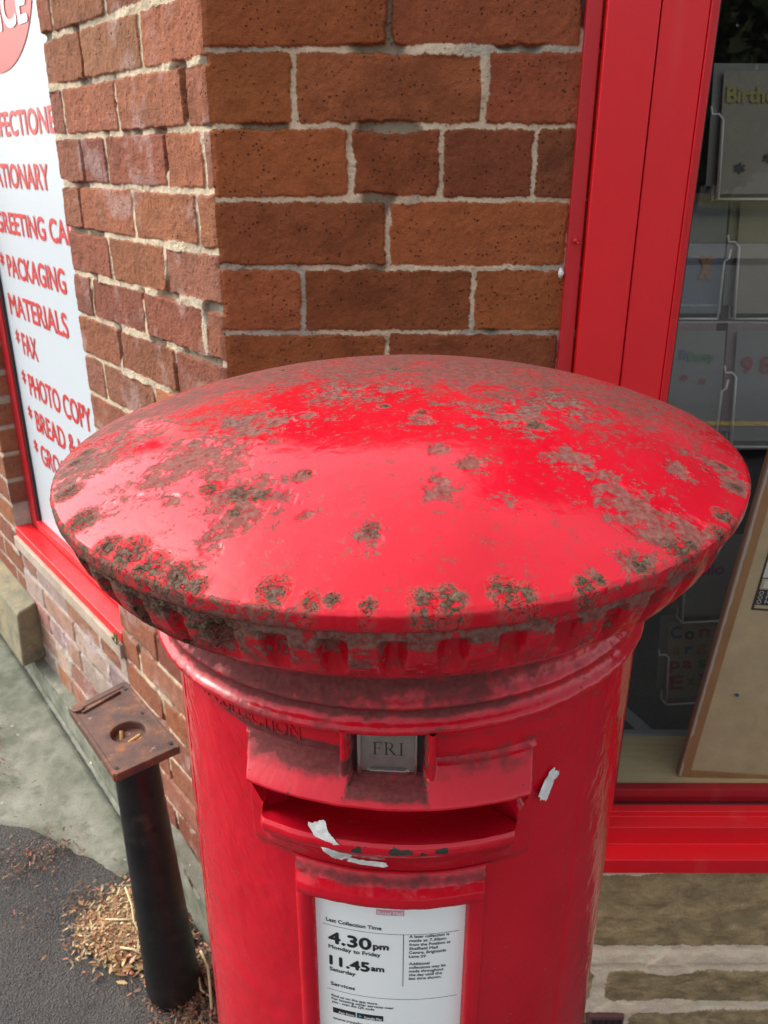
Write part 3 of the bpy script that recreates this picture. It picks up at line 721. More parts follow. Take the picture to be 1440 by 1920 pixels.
rack(.50, C[1] + .42, -.26, .12, .20, 0, 'wire rack with pale blue and brown cards in the middle of the window', [(3, [('o', 'b', .1, .5, .2, .2), ('x', 'o', .6, .3, .2, .3)]), (0, [])])
rack(.565, C[1] + .40, -.055, .15, .20, .05, 'upper wire rack holding a cream birthday card with yellow lettering', [(0, [('Birthday', 'y', .05, .72, .8, .12), ('*', 'k', .2, .12, .12, .12), ('*', 'k', .55, .2, .12, .12), ('*', 'r', .75, .1, .12, .12)]), (2, [])])

# ================================================================== PILLAR BOX
XC, YC, RC = .017, .635, .262
GB = float(gz(np.array(XC), np.array(YC)))
box = thing('pillar_box', (XC, YC, GB), 'red cast iron pillar box with peeling domed cap, FRI tablet and white collection times notice', 'post box')
T0 = -.075                     # the door faces very slightly left of the camera
HX, HY = .0109, .641
def headtilt(P):               # the cap sits a little askew on its neck
    Q = P.copy(); x, y = P[..., 0] - XC, P[..., 1] - YC
    Q[..., 0] = HX + x; Q[..., 1] = HY + y; Q[..., 2] = P[..., 2] + .0231 * x + .0285 * y; return Q
def necktilt(P):
    Q = P.copy(); Q[..., 2] = P[..., 2] + .022 * (P[..., 0] - XC); return Q
FILM = [(0.111,0.033,0.1075,0.9),(0.171,0.008,0.0797,0.8),(0.208,-0.013,0.0474,0.6),(0.06,0.052,0.0819,1),(-0.02,0.07,0.089,0.9),(-0.111,0.066,0.0728,0.9),(-0.176,0.044,0.0611,1),(-0.229,0.033,0.0505,1),(-0.24,-0.041,0.036,1),(-0.235,-0.093,0.0192,0.9),(0.105,-0.027,0.0444,0.7),(0.136,-0.071,0.0375,0.5),(-0.043,-0.024,0.039,0.6),(-0.135,-0.056,0.0428,0.6),(0,.14,.1,1),(.1,.12,.1,1),(-.1,.14,.1,1),(.2,.05,.06,.8)]
PATCH = [(-0.14,-0.105,0.0333,1),(-0.116,-0.121,0.0214,1),(-0.101,-0.07,0.0307,0.9),(-0.162,-0.123,0.0219,0.9),(-0.099,-0.167,0.0263,0.9),(-0.102,-0.191,0.0159,0.9),(-0.109,-0.206,0.0094,0.8),(-0.043,-0.017,0.0329,0.8),(-0.007,-0.007,0.0166,0.9),(0.015,-0.076,0.0105,1),(0.024,-0.174,0.0112,0.9),(0.08,-0.066,0.0269,0.9),(0.096,-0.082,0.0113,1),(0.112,-0.125,0.016,0.9),(0.129,-0.151,0.0155,1),(0.141,-0.169,0.0203,1),(0.151,-0.183,0.0234,1),(0.171,-0.184,0.0203,1),(0.185,-0.113,0.0113,1),(0.222,-0.089,0.014,1.1),(0.226,-0.104,0.0158,1.1),(0.229,-0.115,0.0117,1),(-0.061,-0.148,0.0067,1.1),(-0.056,-0.188,0.0063,1),(-0.017,-0.21,0.0084,1.1),(0.024,-0.122,0.0087,0.9),(0.046,-0.141,0.0102,0.9),(0.133,-0.219,0.0141,1),(0.105,-0.236,0.009,0.9),(-0.236,-0.077,0.0184,1.1),(-0.202,-0.146,0.0127,1.1),(-0.2,-0.035,0.0295,0.9),(-0.22,-0.066,0.0246,1),(-0.066,-0.06,0.0077,1),(0.025,-0.16,0.0065,0.9),(0.062,-0.179,0.008,0.7),(-0.066,-0.169,0.0081,0.8),(-0.145,-0.153,0.0069,1),(0.12,-0.035,0.0286,0.8),(0.039,-0.049,0.0157,0.5)]
FLAKE = [(-0.228,-0.101,0.0098),(-0.206,-0.147,0.0109),(-0.178,-0.184,0.0101),(-0.162,-0.194,0.0132),(-0.145,-0.21,0.0111),(-0.127,-0.222,0.0108),(-0.114,-0.231,0.0066),(-0.07,-0.242,0.0093),(-0.05,-0.251,0.0057),(-0.038,-0.252,0.0045),(-0.019,-0.256,0.005),(0.011,-0.255,0.0084),(0.024,-0.254,0.009),(0.053,-0.247,0.0086),(0.064,-0.248,0.0069),(0.097,-0.239,0.0065),(0.108,-0.234,0.0042),(0.133,-0.217,0.0075),(0.16,-0.199,0.0092),(0.168,-0.193,0.006),(0.203,-0.155,0.0072),(0.193,-0.175,0.007),(0.095,-0.081,0.0076),(0.227,-0.082,0.0057),(0.227,-0.11,0.0055),(-0.002,0.056,0.0073),(-0.011,-0.049,0.0047),(0.016,-0.063,0.005),(-0.017,-0.205,0.0052),(-0.1,-0.159,0.0093),(-0.12,-0.148,0.0069),(-0.086,-0.165,0.0066),(-0.276,0.184,0.0114),(-0.254,0.249,0.0091),(-0.1,-0.177,0.0049),(-0.059,-0.145,0.0034),(-0.101,0.093,0.0058),(-0.075,0.073,0.0047),(-0.138,0.09,0.0058),(-0.24,-0.029,0.0065),(-0.243,-0.046,0.006)]
def blobs(L, x, y, p=2.):
    o = np.zeros_like(x)
    for q in L:
        d2 = ((x - q[0])**2 + (y - q[1])**2) / q[2]**2
        o = np.maximum(o, (q[3] if len(q) > 3 else 1.) * np.exp(-np.power(d2, p / 2)))
    return o
NT = 1500
th_all = np.linspace(-math.pi, math.pi, NT + 1)[:-1]
def cyl(th, r, z): return np.stack([XC + r * np.sin(th), YC - r * np.cos(th), z], -1)

def cap():
    rho = np.concatenate([np.linspace(.002, .25, 215), np.linspace(.2508, .2600, 14)])
    T, Rr = np.meshgrid(th_all, rho)
    x, y = Rr * np.sin(T), -Rr * np.cos(T)
    z = -.2073 + .0471 * (1 - (Rr / RC)**2.5)
    film = blobs(FILM, x, y) + .06 + .12 * ss(y, -.05, .1)
    gr = blobs([(a, b, c * 1.12, d) for a, b, c, d in PATCH], x, y); fl = blobs(FLAKE, x, y, 2.4)
    # crust lifts and curls
    n = fbm(x * 130, y * 130, 101, 4); ridg = 1 - np.abs(fbm(x * 75, y * 75, 102, 4)) * 5
    z = z + fl * (.0006 * n * 2 + .0006 * np.clip(ridg, 0, 1)) - .0006 * ss(gr + 1.2 * n, .55, .75) + .0008 * fbm(x * 14, y * 14, 103, 3)
    P = cyl(T, Rr, z)
    # rounded arris and rim band
    zr = np.array([-.2073, -.2078, -.2086, -.2096, -.2112, -.2135, -.2160, -.2182, -.2196, -.2206, -.2210, -.2210])
    rr = np.array([.2610, .2620, .2624, .2625, .2624, .2621, .2618, .2610, .2598, .258, .255, .245])
    T2, R2 = np.meshgrid(th_all, rr); Z2 = np.broadcast_to(zr[:, None], T2.shape)
    e = .0010 * fbm(T2 * 60, Z2 * 200, 104, 4) + .0005 * fbm(T2 * 9, Z2 * 3, 105, 3); R2 = R2 + e
    P2 = cyl(T2, R2, Z2)
    x2, y2 = RC * np.sin(T2), -RC * np.cos(T2)
    f2 = blobs([(a, b, c * 1.15) for a, b, c in FLAKE], x2, y2, 2) * ss(Z2, -.228, -.209)
    g2 = ss(fbm(T2 * 11, Z2 * 30, 106, 4), -.06, .22) * .60 + .55 * ss(T2, -.1, -.9) * ss(T2, -1.9, -1.2) + .5 * ss(Z2, -.213, -.220)
    film = np.concatenate([film, film[-1:] * .3 + 0 * T2]); gr = np.concatenate([gr, g2]); fl = np.concatenate([fl, np.maximum(f2, .75 * g2 * ss(T2, -.2, -.6) * ss(T2, -1.8, -1.3))])
    P = np.concatenate([P, P2]); P = headtilt(P)
    m = P.shape[0]; V = np.concatenate([P.reshape(-1, 3), headtilt(np.array([[XC, YC, -.1602]]))])
    F = gridfaces(m, NT, wrap=True, flip=True)
    # close the crown with a fan stored as degenerate-free quads
    c = len(V) - 1; fan = np.stack([np.arange(0, NT, 2), (np.arange(0, NT, 2) + 1), (np.arange(0, NT, 2) + 2) % NT, np.full(NT // 2, c)], 1)
    F = np.concatenate([F, fan])
    at = {'film': np.append(film, 1.), 'grime': np.append(gr, 0.), 'flake': np.append(fl, 0.)}
    mesh('cap', V, F, PAINT, box, attrs=at)['label'] = 'low domed cap with scabs of rusty peeling paint'
cap()

def spline(prof, n):
    p = np.array(prof, float); t = np.concatenate([[0], np.cumsum(np.hypot(np.diff(p[:, 0]), np.diff(p[:, 1])))])
    q = np.linspace(0, t[-1], n); a = np.interp(q, t, p[:, 0]); b = np.interp(q, t, p[:, 1])
    k = np.array([1, 4, 6, 4, 1.]); k /= k.sum()
    ap = np.pad(a, 2, mode='edge'); bp = np.pad(b, 2, mode='edge'); ap = np.convolve(ap, k, 'valid'); bp = np.convolve(bp, k, 'valid')
    return ap, bp
def cornice():
    zz, rr = spline([(-.2205, .249), (-.2212, .2545), (-.2250, .2552), (-.234, .2540), (-.246, .2495), (-.257, .2425), (-.265, .2345), (-.2715, .2260), (-.2745, .2200), (-.2765, .2150), (-.2772, .2000)], 86)
    T, Z = np.meshgrid(th_all, zz); R0 = np.broadcast_to(rr[:, None], T.shape)
    ph = ((T + .022) / (2 * math.pi / 48) + .5) % 1 - .5
    idx = np.round((T + .022) / (2 * math.pi / 48))
    jit = vn(idx * 3.7 + 100, idx * 0 + 2, 5)
    wdt = .195 + .05 * (jit - .5) + .05 * ss(Z, -.256, -.239)
    sx = np.clip(1 - (ph / wdt)**2, 0, 1)
    zl = -.2605 + .003 * (jit - .5)
    t = np.clip((Z - zl) / .022, 0, 1); dz = np.sin(t * math.pi / 2) * ss(Z, -.2270, -.2340)
    dep = .0115 * np.sqrt(sx) * dz
    R1 = R0 - dep + .0012 * fbm(T * 40, Z * 160, 111, 4) + .0006 * fbm(T * 8, Z * 20, 112, 3)
    P = headtilt(cyl(T, R1, Z))
    left = ss(T, -.28, -.55) * ss(T, -1.7, -1.35)
    nz = fbm(T * 13, Z * 70, 113, 4)
    top = ss(Z, -.239, -.227)
    drip = ss(fbm(T * 16 + 3, Z * 12, 114, 3), .0, .16) * ss(Z, -.266, -.240)
    g = top * .55 + drip * .60 * (.35 + .65 * ss(T, .9, .3)) + left * (.40 + nz)
    g = g * ss(T, 1.5, .8) + .25 * top
    fl = left * (.45 + 1.6 * nz + .5 * top) + .45 * top * ss(nz, 0.02, .2) * ss(T, .5, -.3) + .5 * drip * np.exp(-((T - .24) / .06)**2)
    bump = .0016 * np.clip(fl, 0, 1)[..., None] * (fbm(T * 90, Z * 380, 115, 4)[..., None] * 2 + .3)
    P = P + bump * np.stack([np.sin(T), -np.cos(T), 0 * T], -1)
    mesh('cornice', P.reshape(-1, 3), gridfaces(*T.shape, wrap=True, flip=True), PAINT, box, attrs={'grime': g.ravel(), 'flake': np.clip(fl, 0, 1.1).ravel(), 'film': (.2 + .3 * top).ravel()})['label'] = 'fluted cornice with mossy grime under the rim'
cornice()
def neck():
    zz, rr = spline([(-.2700, .2050), (-.2815, .2060), (-.2860, .2030), (-.2900, .1985), (-.2960, .1950), (-.3040, .1948), (-.3100, .1975), (-.3140, .2010), (-.3160, .2022), (-.3174, .2005), (-.3184, .1985), (-.3225, .1982), (-.3265, .2005), (-.3295, .2045), (-.3320, .2058), (-.3345, .2045), (-.3360, .2000), (-.3368, .1960), (-.3370, .1880)], 96)
    T, Z = np.meshgrid(th_all, zz); R0 = np.broadcast_to(rr[:, None], T.shape)
    ch_ = .0012 * np.maximum(0, fbm(T * 12, Z * 5, 121, 3)) * np.exp(-((Z + .333) / .004)**2)
    R1 = R0 + .0012 * fbm(T * 26, Z * 120, 122, 4) + .0006 * fbm(T * 7, Z * 20, 123, 3) - ch_
    P = necktilt(cyl(T, R1 - .0045, Z)); P[..., 0] -= .004
    w_ = (.35 + .65 * ss(T, .75, .0)); nz = fbm(T * 9, Z * 60, 124, 4)
    d = np.exp(-((Z + .3005) / .006)**2) + .95 * np.exp(-((Z + .3205) / .0045)**2) + .55 * np.exp(-((Z + .310) / .006)**2) + .3 * np.exp(-((Z + .331) / .003)**2)
    d = d * w_ * (1 + nz * 1.2)
    mesh('neck_moulding', P.reshape(-1, 3), gridfaces(*T.shape, wrap=True, flip=True), PAINT, box, attrs={'dust': np.clip(d, 0, 1.2).ravel(), 'film': (.0 * w_).ravel()})
neck()

# ---- the cylinder with everything cast on it, one radial field cut into its parts
def body():
    tf = np.arange(-1.50, 1.50, .0052); tb = np.linspace(1.50, 2 * math.pi - 1.50, 160)[:-1]
    th = np.concatenate([tf, tb]); n = len(th)
    zf = np.arange(-.332, -.70, -.00100); zb = np.array([-.72, -.8, -.95, -1.1, -1.25, -1.36, -1.375, -1.38, -1.40, -1.42, -1.45, GB + .0, GB - .03])
    zs = np.concatenate([zf, zb[zb > GB - .05]]); zs = np.sort(zs)[::-1]
    T, Z = np.meshgrid(th, zs); t = T - T0
    R = np.full(T.shape, .190)
    R = R + .020 * ss(Z, -1.36, -1.385)                                        # base skirting far below
    smin = lambda a, b, w: ss(a, -w / 2, w / 2)
    wob = .0012 * fbm(T * 30, Z * 150, 131, 3)
    # slight raised surround around the aperture
    hw = .535
    sur = ss(hw + .01 - np.abs(t), -.008, .010) * ss(Z, -.462, -.448)
    R = np.maximum(R, .190 + .0040 * sur)
    # hood
    hz = np.interp(-Z, [.3570, .3610, .3700, .3765, .3785, .3800, .3815, .3820], [-.05, .0015, .0120, .0205, .0225, .0222, .0205, .018])
    hin = ss(.528 - hz * 3.0 - np.abs(t) + wob * 3, -.006, .008)
    R = R + hz * hin * (Z > -.3822)
    lz = np.interp(-Z, [.412, .4150, .4175, .4215, .4260, .4320, .4400, .4500, .456], [0.012, .0145, .0165, .0172, .0150, .0100, .0048, .0012, 0])
    lin = ss(.452 - np.abs(t), -.035, .035)
    R = R + lz * lin * (Z < -.4135)
    # tablet holder: shallow recess between two round ribs
    tt = T + .072
    for s_ in (-1, 1):
        c_ = np.clip(1 - ((tt - s_ * .142) / .0210)**2, 0, 1)
        R = np.maximum(R, .190 + (.0135 * np.sqrt(c_) + .001 * fbm(T * 80, Z * 300, 133, 2)) * ss(Z, -.3775, -.3735) * (c_ > 0))
    rec = ss(.120 - np.abs(tt), -.004, .004) * ss(Z, -.3714, -.3702)
    R = R * (1 - rec) + .1875 * rec
    # notice frame
    tn = T + .067
    hwn = .365
    side = ss(hwn - np.abs(tn) + wob, -.006, .006) * ss(Z, -.4600, -.4640 + .0) 
    topz = np.interp(-Z, [.4545, .4590, .4660, .4730, .4780, .4820, .4850, .4860], [-.05, .002, .0065, .0100, .0108, .0098, .0065, .004])
    topm = ss(hwn + .004 - topz * 2 - np.abs(tn), -.008, .006)
    inner = ss(.301 - np.abs(tn) + wob * .6, -.003, .003) * ss(-Z, .4852, .4868)
    fr = .190 + side * .0065 * (0.6 + .4 * np.clip(1 - ((np.abs(tn) - .333) / .034)**2, 0, 1))
    fr = np.maximum(fr, .190 + topz * topm * (Z > -.486))
    R = np.where(Z < -.450, np.maximum(R, fr), R)
    R = R * (1 - inner) + .1845 * inner
    # door seams and right hand hinge bead
    crack = .004 * np.exp(-((T + 1.155 - .02 * fbm(Z * 60, Z * 0, 134, 3)) / .007)**2) * ss(fbm(Z * 60, Z * 0 + 2, 135, 3), -.16, -.04)
    R = R - crack
    R = R + .0016 * ss(T, .735, .75) * ss(T, 1.35, 1.2)
    R = R + .0013 * fbm(T * 14, Z * 60, 136, 4) + .00012 * fbm(T * 60, Z * 300, 137, 3)
    # sagged brush marks on the left flank
    R = R + .00025 * ss(fbm(T * 38 + Z * 130, Z * 95, 138, 2), .04, .12) * ss(T, -.45, -.6) * ss(T, -1.3, -1.0) * ss(Z, -.60, -.46)
    # raised letters worn by paint
    V, F = textmesh('COLLECTION'); A = np.array(V); 
    P = cyl(T, R, Z)
    # wear maps
    dust = .75 * ss(Z, -.374, -.362) * hin * ss(-Z, .352, .357) * (.45 + .55 * ss(T, .25, -.35)) * (1 + 1.1 * fbm(T * 12, Z * 80, 141, 4))
    dust = dust + .55 * np.exp(-((Z + .3555) / .004)**2) * ss(T, -.2, -.3) * ss(T, -1., -.7)
    dust = dust + .55 * topm * np.exp(-((Z + .463) / .0045)**2) * (1 - .2 * fbm(T * 10, Z * 40, 142, 3))
    dust = dust + .25 * np.exp(-((Z + .344) / .004)**2) + .7 * ss(.135 - np.abs(tt), 0, .02) * ss(-Z, .3695, .3705) * ss(Z, -.378, -.374)
    fl = np.zeros_like(T)
    for (a, b_, ra) in ((-.05, -.420, .05), (-.16, -.421, .035), (.05, -.420, .035), (.11, -.419, .03), (-.02, -.4195, .06)):
        fl = np.maximum(fl, np.exp(-((T - a) / ra)**2 - ((Z - b_) / .0032)**2))
    gr = np.zeros_like(T); fl = np.maximum(fl, np.clip(crack / .003, 0, 1) * 1.3)
    gr = np.maximum(gr, .9 * np.exp(-((np.abs(T + .072) - .124) / .009)**2) * ss(Z, -.380, -.372))
    edge_streak = .6 * np.exp(-((T - 1.26) / .035)**2)  # brownish vertical streak near the right edge, blended in through this mask
    gr = np.maximum(gr, edge_streak)
    at = {'dust': np.clip(dust, 0, 1.2).ravel(), 'flake': np.zeros(T.size), 'grime': gr.ravel(), 'chip': fl.ravel()}
    Vv = P.reshape(-1, 3); m_, n_ = T.shape
    Tc = (T[:-1] + T[1:]) / 2; Zc = (Z[:-1] + Z[1:]) / 2
    tc = Tc - T0; tnc = Tc + .067
    # extend masks by the wrap column
    hood = (np.abs(tc) < .53) & (Zc < -.3555) & (Zc > -.3838)
    hole = (np.abs(tc) < .466) & (Zc < -.3818) & (Zc > -.4155)
    slot = (np.abs(tc) < .53) & (Zc <= -.3838) & (Zc > -.456)
    frame = (np.abs(tnc) < .373) & (Zc < -.4525) & (Zc > -.70) & ~((np.abs(tnc) < .298) & (Zc < -.4875))
    ribs = (np.abs(Tc + .072) < .165) & (Zc > -.380)
    rest = ~(hood | slot | frame | ribs) & ~hole; hood = hood & ~hole; slot = slot & ~hole
    Fall = gridfaces(m_, n_, wrap=True, flip=True)
    for nm, mk in (('body', rest), ('aperture_hood', hood & ~ribs), ('letter_slot', slot), ('notice_frame', frame), ('tablet_holder', ribs)):
        F = Fall[mk.ravel()]; v2, f2, a2 = compact(Vv, F, at); mesh(nm, v2, f2, PAINTB, box, attrs=a2)
    # inside of the slot: ceiling, back, inward sloping floor and two cheeks
    j = np.where((np.abs(th[:n_] - T0) < .470) & (th < 1.4))[0]; j = np.arange(j[0], j[-1] + 1)
    iu = np.argmin(np.abs(zs + .3818)); il = np.argmin(np.abs(zs + .4152))
    pr = [(None, 0), (.204, -.3806), (.190, -.3790), (.165, -.3780), (.146, -.3790), (.140, -.400), (.142, -.4345), (.150, -.4375), (.168, -.4330), (.186, -.4245), (.198, -.4190), (None, 1)]
    rows_ = []
    for q, z_ in pr:
        if q is None: k_ = iu if z_ == 0 else il; rr_ = R[k_, j]; zv = zs[k_]
        else: rr_ = np.full(len(j), q); zv = z_
        rows_.append(cyl(th[j], rr_, np.full(len(j), zv)))
    G = np.array(rows_); V2 = G.reshape(-1, 3); F2 = gridfaces(len(pr), len(j)).tolist(); V2 = V2.tolist()
    for e_ in (0, len(j) - 1):
        c_ = len(V2); V2.append(G[:, e_].mean(0).tolist())
        for k_ in range(len(pr) - 1): F2.append([k_ * len(j) + e_, (k_ + 1) * len(j) + e_, c_])
        F2.append([(len(pr) - 1) * len(j) + e_, e_, c_])
    SLOTO.append(mesh('slot_interior', V2, F2, PAINTB, box))
# body paint: same recipe plus black chips on the slot lip
def paint_chips():
    m = PAINT.copy(); m.name = 'cast_iron_red_paint_chipped'; nt = m.node_tree
    b = nt.nodes['Principled BSDF']; src = b.inputs['Base Color'].links[0].from_socket
    a = nt.nodes.new('ShaderNodeAttribute'); a.attribute_name = 'chip'
    tc = nt.nodes.new('ShaderNodeTexCoord'); no = nt.nodes.new('ShaderNodeTexNoise'); no.inputs['Scale'].default_value = 130; no.inputs['Detail'].default_value = 6
    nt.links.new(tc.outputs['Object'], no.inputs['Vector'])
    ad = nt.nodes.new('ShaderNodeMath'); ad.operation = 'MULTIPLY_ADD'; ad.inputs[1].default_value = .30
    nt.links.new(a.outputs['Fac'], ad.inputs[0]); nt.links.new(no.outputs[0], ad.inputs[2])
    mr = nt.nodes.new('ShaderNodeMapRange'); mr.inputs[1].default_value = .735; mr.inputs[2].default_value = .75
    nt.links.new(ad.outputs[0], mr.inputs[0])
    mx = nt.nodes.new('ShaderNodeMixRGB'); mx.inputs[2].default_value = (.035, .035, .03, 1)
    nt.links.new(mr.outputs[0], mx.inputs[0]); nt.links.new(src, mx.inputs[1]); nt.links.new(mx.outputs[0], b.inputs['Base Color'])
    return m
PAINTB = paint_chips()
SLOTO = []
body()
def wrap(r): return lambda x, y, z_: tuple(cyl(np.array(x / r), np.array(r + z_), np.array(y)))
def cylpt(th, r, z): return tuple(cyl(np.array(th), np.array(r), np.array(z)))
# raised worn lettering beside the tablet
V, F = textmesh('NEXT COLLECTION', extr=.06); A = np.array(V); wd_ = A[:, 0].max() - A[:, 0].min()
A[:, 0] = (A[:, 0] - A[:, 0].min()) / wd_ * .62 - 1.01; A[:, 1] = -.3552 + A[:, 1] * .0165; 
VV = [cylpt(a, .1895 + .0014 * (z_ / .06 * .5 + .5), b) for a, b, z_ in A]
mesh('raised_lettering', VV, F, PAINTB, box, False, attrs={'dust': np.full(len(VV), .35)})

# steel day tablet
TC = -.072
def cp(th0, th1, z0, z1, r, m, n=8, th=.0015):
    for i in range(n):
        a, b = th0 + (th1 - th0) * i / n, th0 + (th1 - th0) * (i + 1) / n
        m.hexa([cylpt(a, r - th, z0), cylpt(b, r - th, z0), cylpt(b, r, z0), cylpt(a, r, z0), cylpt(a, r - th, z1), cylpt(b, r - th, z1), cylpt(b, r, z1), cylpt(a, r, z1)])
    return m
def flatp(x, z, d):      # plate tangent at TC: x along, d outward
    r = .1895 + d; return (XC + r * math.sin(TC) + x * math.cos(TC), YC - r * math.cos(TC) + x * math.sin(TC), z)
def fbx(m, x0, x1, z0, z1, d0, d1): return m.hexa([flatp(x0, z0, d0), flatp(x1, z0, d0), flatp(x1, z0, d1), flatp(x0, z0, d1), flatp(x0, z1, d0), flatp(x1, z1, d0), flatp(x1, z1, d1), flatp(x0, z1, d1)])
tab = fbx(MB(), -.0175, .0175, -.3690, -.331, 0, .0022).build('day_tablet', METAL, box, bevel=.0003)
tab['label'] = 'small steel tablet engraved FRI'
fbx(MB(), -.0205, -.0172, -.3702, -.331, 0, .0058).build('tablet_rail', CHROME, tab, bevel=.001)
fbx(MB(), .0172, .0190, -.3702, -.331, 0, .0050).build('tablet_rail', CHROME, tab, bevel=.0006)
m = MB(); m.tube([flatp(-.0135, -.3680, .003), flatp(-.0115, -.3663, .0045), flatp(.0115, -.3663, .0045), flatp(.0135, -.3680, .003)], .0011, 8)
fbx(m, -.0135, .0135, -.3697, -.3670, .001, .0042).build('tablet_tab', CHROME, tab, smooth=False)
fbx(MB(), -.0225, .0225, -.3708, -.331, -.0012, -.0002).build('tablet_backing', RUBBER, tab)
# serif letters F R I drawn as strokes
def serif():
    polys = []
    def q(x0, y0, x1, y1): polys.append([(x0, y0), (x1, y0), (x1, y1), (x0, y1)])
    # F
    q(.06, .04, .16, .96); q(-.02, 0, .27, .04); q(-.02, .96, .06, 1.); q(.06, .955, .56, 1.); polys.append([(.52, .955), (.56, .955), (.57, .78), (.545, .78)]); q(.16, .49, .42, .53); q(.40, .40, .43, .62)
    # R
    o = .74; q(o + .06, .04, o + .16, .96); q(o - .02, 0, o + .25, .04); q(o - .02, .96, o + .06, 1.)
    N = 14; pts0 = [(o + .16 + .0, .955)] 
    for i in range(N):
        a0, a1 = math.pi / 2 - math.pi * i / N, math.pi / 2 - math.pi * (i + 1) / N
        c0, s0, c1, s1 = math.cos(a0), math.sin(a0), math.cos(a1), math.sin(a1)
        polys.append([(o + .30 + .15 * c0, .735 + .225 * s0), (o + .30 + .25 * c0, .735 + .265 * s0), (o + .30 + .25 * c1, .735 + .265 * s1), (o + .30 + .15 * c1, .735 + .225 * s1)])
    q(o + .06, .96, o + .30, 1.); q(o + .16, .47, o + .30, .51)
    polys.append([(o + .26, .49), (o + .38, .49), (o + .72, .02), (o + .60, .02)]); q(o + .58, 0, o + .82, .04)
    # I
    o = 1.70; q(o + .08, .04, o + .18, .96); q(o, 0, o + .26, .04); q(o, .96, o + .26, 1.)
    V = []; F = []
    for i, p in enumerate(polys):
        b = len(V); V += [flatp(-.0098 + x * .0100, -.3555 + y * .0098 + 0, .00235 + i * .000004) for x, y in p]; F.append(tuple(range(b, b + len(p))))
    mesh('engraved_letters', V, F, INK, tab, False)
serif()

# collection notice
RN = .1868
pm = MB(); cp(-.372, .238, -.70, -.4868, RN, pm, 40, .0012)
notice = pm.build('collection_notice', PAPER, box)
notice['label'] = 'white printed collection times notice'
inks = {'k': ([], []), 'g': ([], []), 'p': ([], []), 'l': ([], []), 'w': ([], []), 'v': ([], []), 'u': ([], []), 'b': ([], [])}
def ntext(txt, t0, z0, t1, h, ink='g', bold=0., z1=None, d=.00025):
    V, F = textfit(txt, (t1 - t0) * RN, h, bold); z1 = z0 if z1 is None else z1; wd = (t1 - t0) * RN
    place(V, F, lambda x, y, z_: cylpt(t0 + x / RN, RN + d + z_, z0 + (z1 - z0) * x / wd + y), inks[ink])
def nrect(t0, z0, t1, z1, ink, d=.0002, n=10, z0b=None, z1b=None):
    for i in range(n):
        a, b = t0 + (t1 - t0) * i / n, t0 + (t1 - t0) * (i + 1) / n
        place([(a, z0, 0), (b, z0, 0), (b, z1, 0), (a, z1, 0)], [(0, 1, 2, 3)], lambda x, y, z_: cylpt(x, RN + d, y), inks[ink])
ntext('Last Collection Time', -.322, -.5175, -.098, .0036, 'k', .00012)
nrect(-.338, -.5214, .210, -.5210, 'k')
ntext('4.30', -.314, -.5385, -.140, .0112, 'k', .0006); ntext('pm', -.130, -.5372, -.070, .0060, 'k', .0004)
ntext('Monday to Friday', -.315, -.5447, -.102, .0037, 'k', .00015)
ntext('11.45', -.311, -.5615, -.148, .0092, 'k', .0006); ntext('am', -.139, -.5602, -.088, .0056, 'k', .00035)
ntext('Saturday', -.313, -.5682, -.204, .0037, 'k', .00015)
nrect(-.0125, -.5746, -.0095, -.5208, 'g', n=1)
for i, (t, e) in enumerate((('A later collection is', .170), ('made at 7.30pm', .158), ('from the Postbox at', .176), ('Sheffield Mail', .126), ('Centre, Brightside', .160), ('Lane S9', .078))):
    ntext(t, .012, -.5242 - i * .00405, e, .0027, 'g', .0001)
for i, (t, e) in enumerate((('Additional', .094), ('collections may be', .160), ('made throughout', .152), ('the day until the', .146), ('last time shown.', .145))):
    ntext(t, .013, -.5520 - i * .00385, e, .0027, 'g', .0001)
ntext('Services', -.310, -.5838, -.208, .0036, 'k', .00012); nrect(-.328, -.5890, .213, -.5886, 'k')
ntext('Find us on the app store.', -.309, -.5962, -.112, .0024, 'g', .0001); ntext('For locating other services near', -.309, -.5996, -.048, .0024, 'g', .0001); ntext('you - scan the QR code', -.309, -.6030, -.128, .0024, 'g', .0001)
nrect(-.305, -.6140, -.206, -.6082, 'k'); nrect(-.201, -.6140, -.090, -.6082, 'k')
ntext('App Store', -.280, -.6127, -.212, .0025, 'w', .0001, d=.0006); ntext('Google Play', -.170, -.6127, -.096, .0025, 'v', .0001, d=.0006)
place([(-.192, -.6128, 0), (-.178, -.6110, 0), (-.192, -.6093, 0)], [(0, 1, 2)], lambda x, y, z_: cylpt(x, RN + .0006, y), inks['b'])
ntext('www.royalmail.com', -.306, -.6215, -.10, .0030, 'g', .0001)
nrect(-.118, -.5026, -.009, -.4972, 'p'); ntext('Royal Mail', -.112, -.5014, -.015, .0031, 'u', .0002, d=.0006)
for a in ((-.083, -.4972, -.0815, -.4905), (-.0445, -.4972, -.043, -.4905), (-.083, -.4909, -.043, -.4905)): nrect(*a, 'l', n=2)
nrect(-.072, -.4955, -.054, -.4935, 'l', n=2)
for k, mt, nm in (('k', INK, 'printed_heading'), ('g', GREYINK, 'printed_small_text'), ('p', PINKINK, 'faded_logo'), ('l', PALEINK, 'faded_logo_outline'), ('w', WHITEP, 'white_lettering'), ('v', WHITEP, 'white_lettering'), ('u', WHITEP, 'white_lettering'), ('b', simple('cyan_ink', (.1, .4, .5), .5, bump=0), 'play_mark')):
    if inks[k][0]: mesh(nm, inks[k][0], inks[k][1], mt, notice, False)

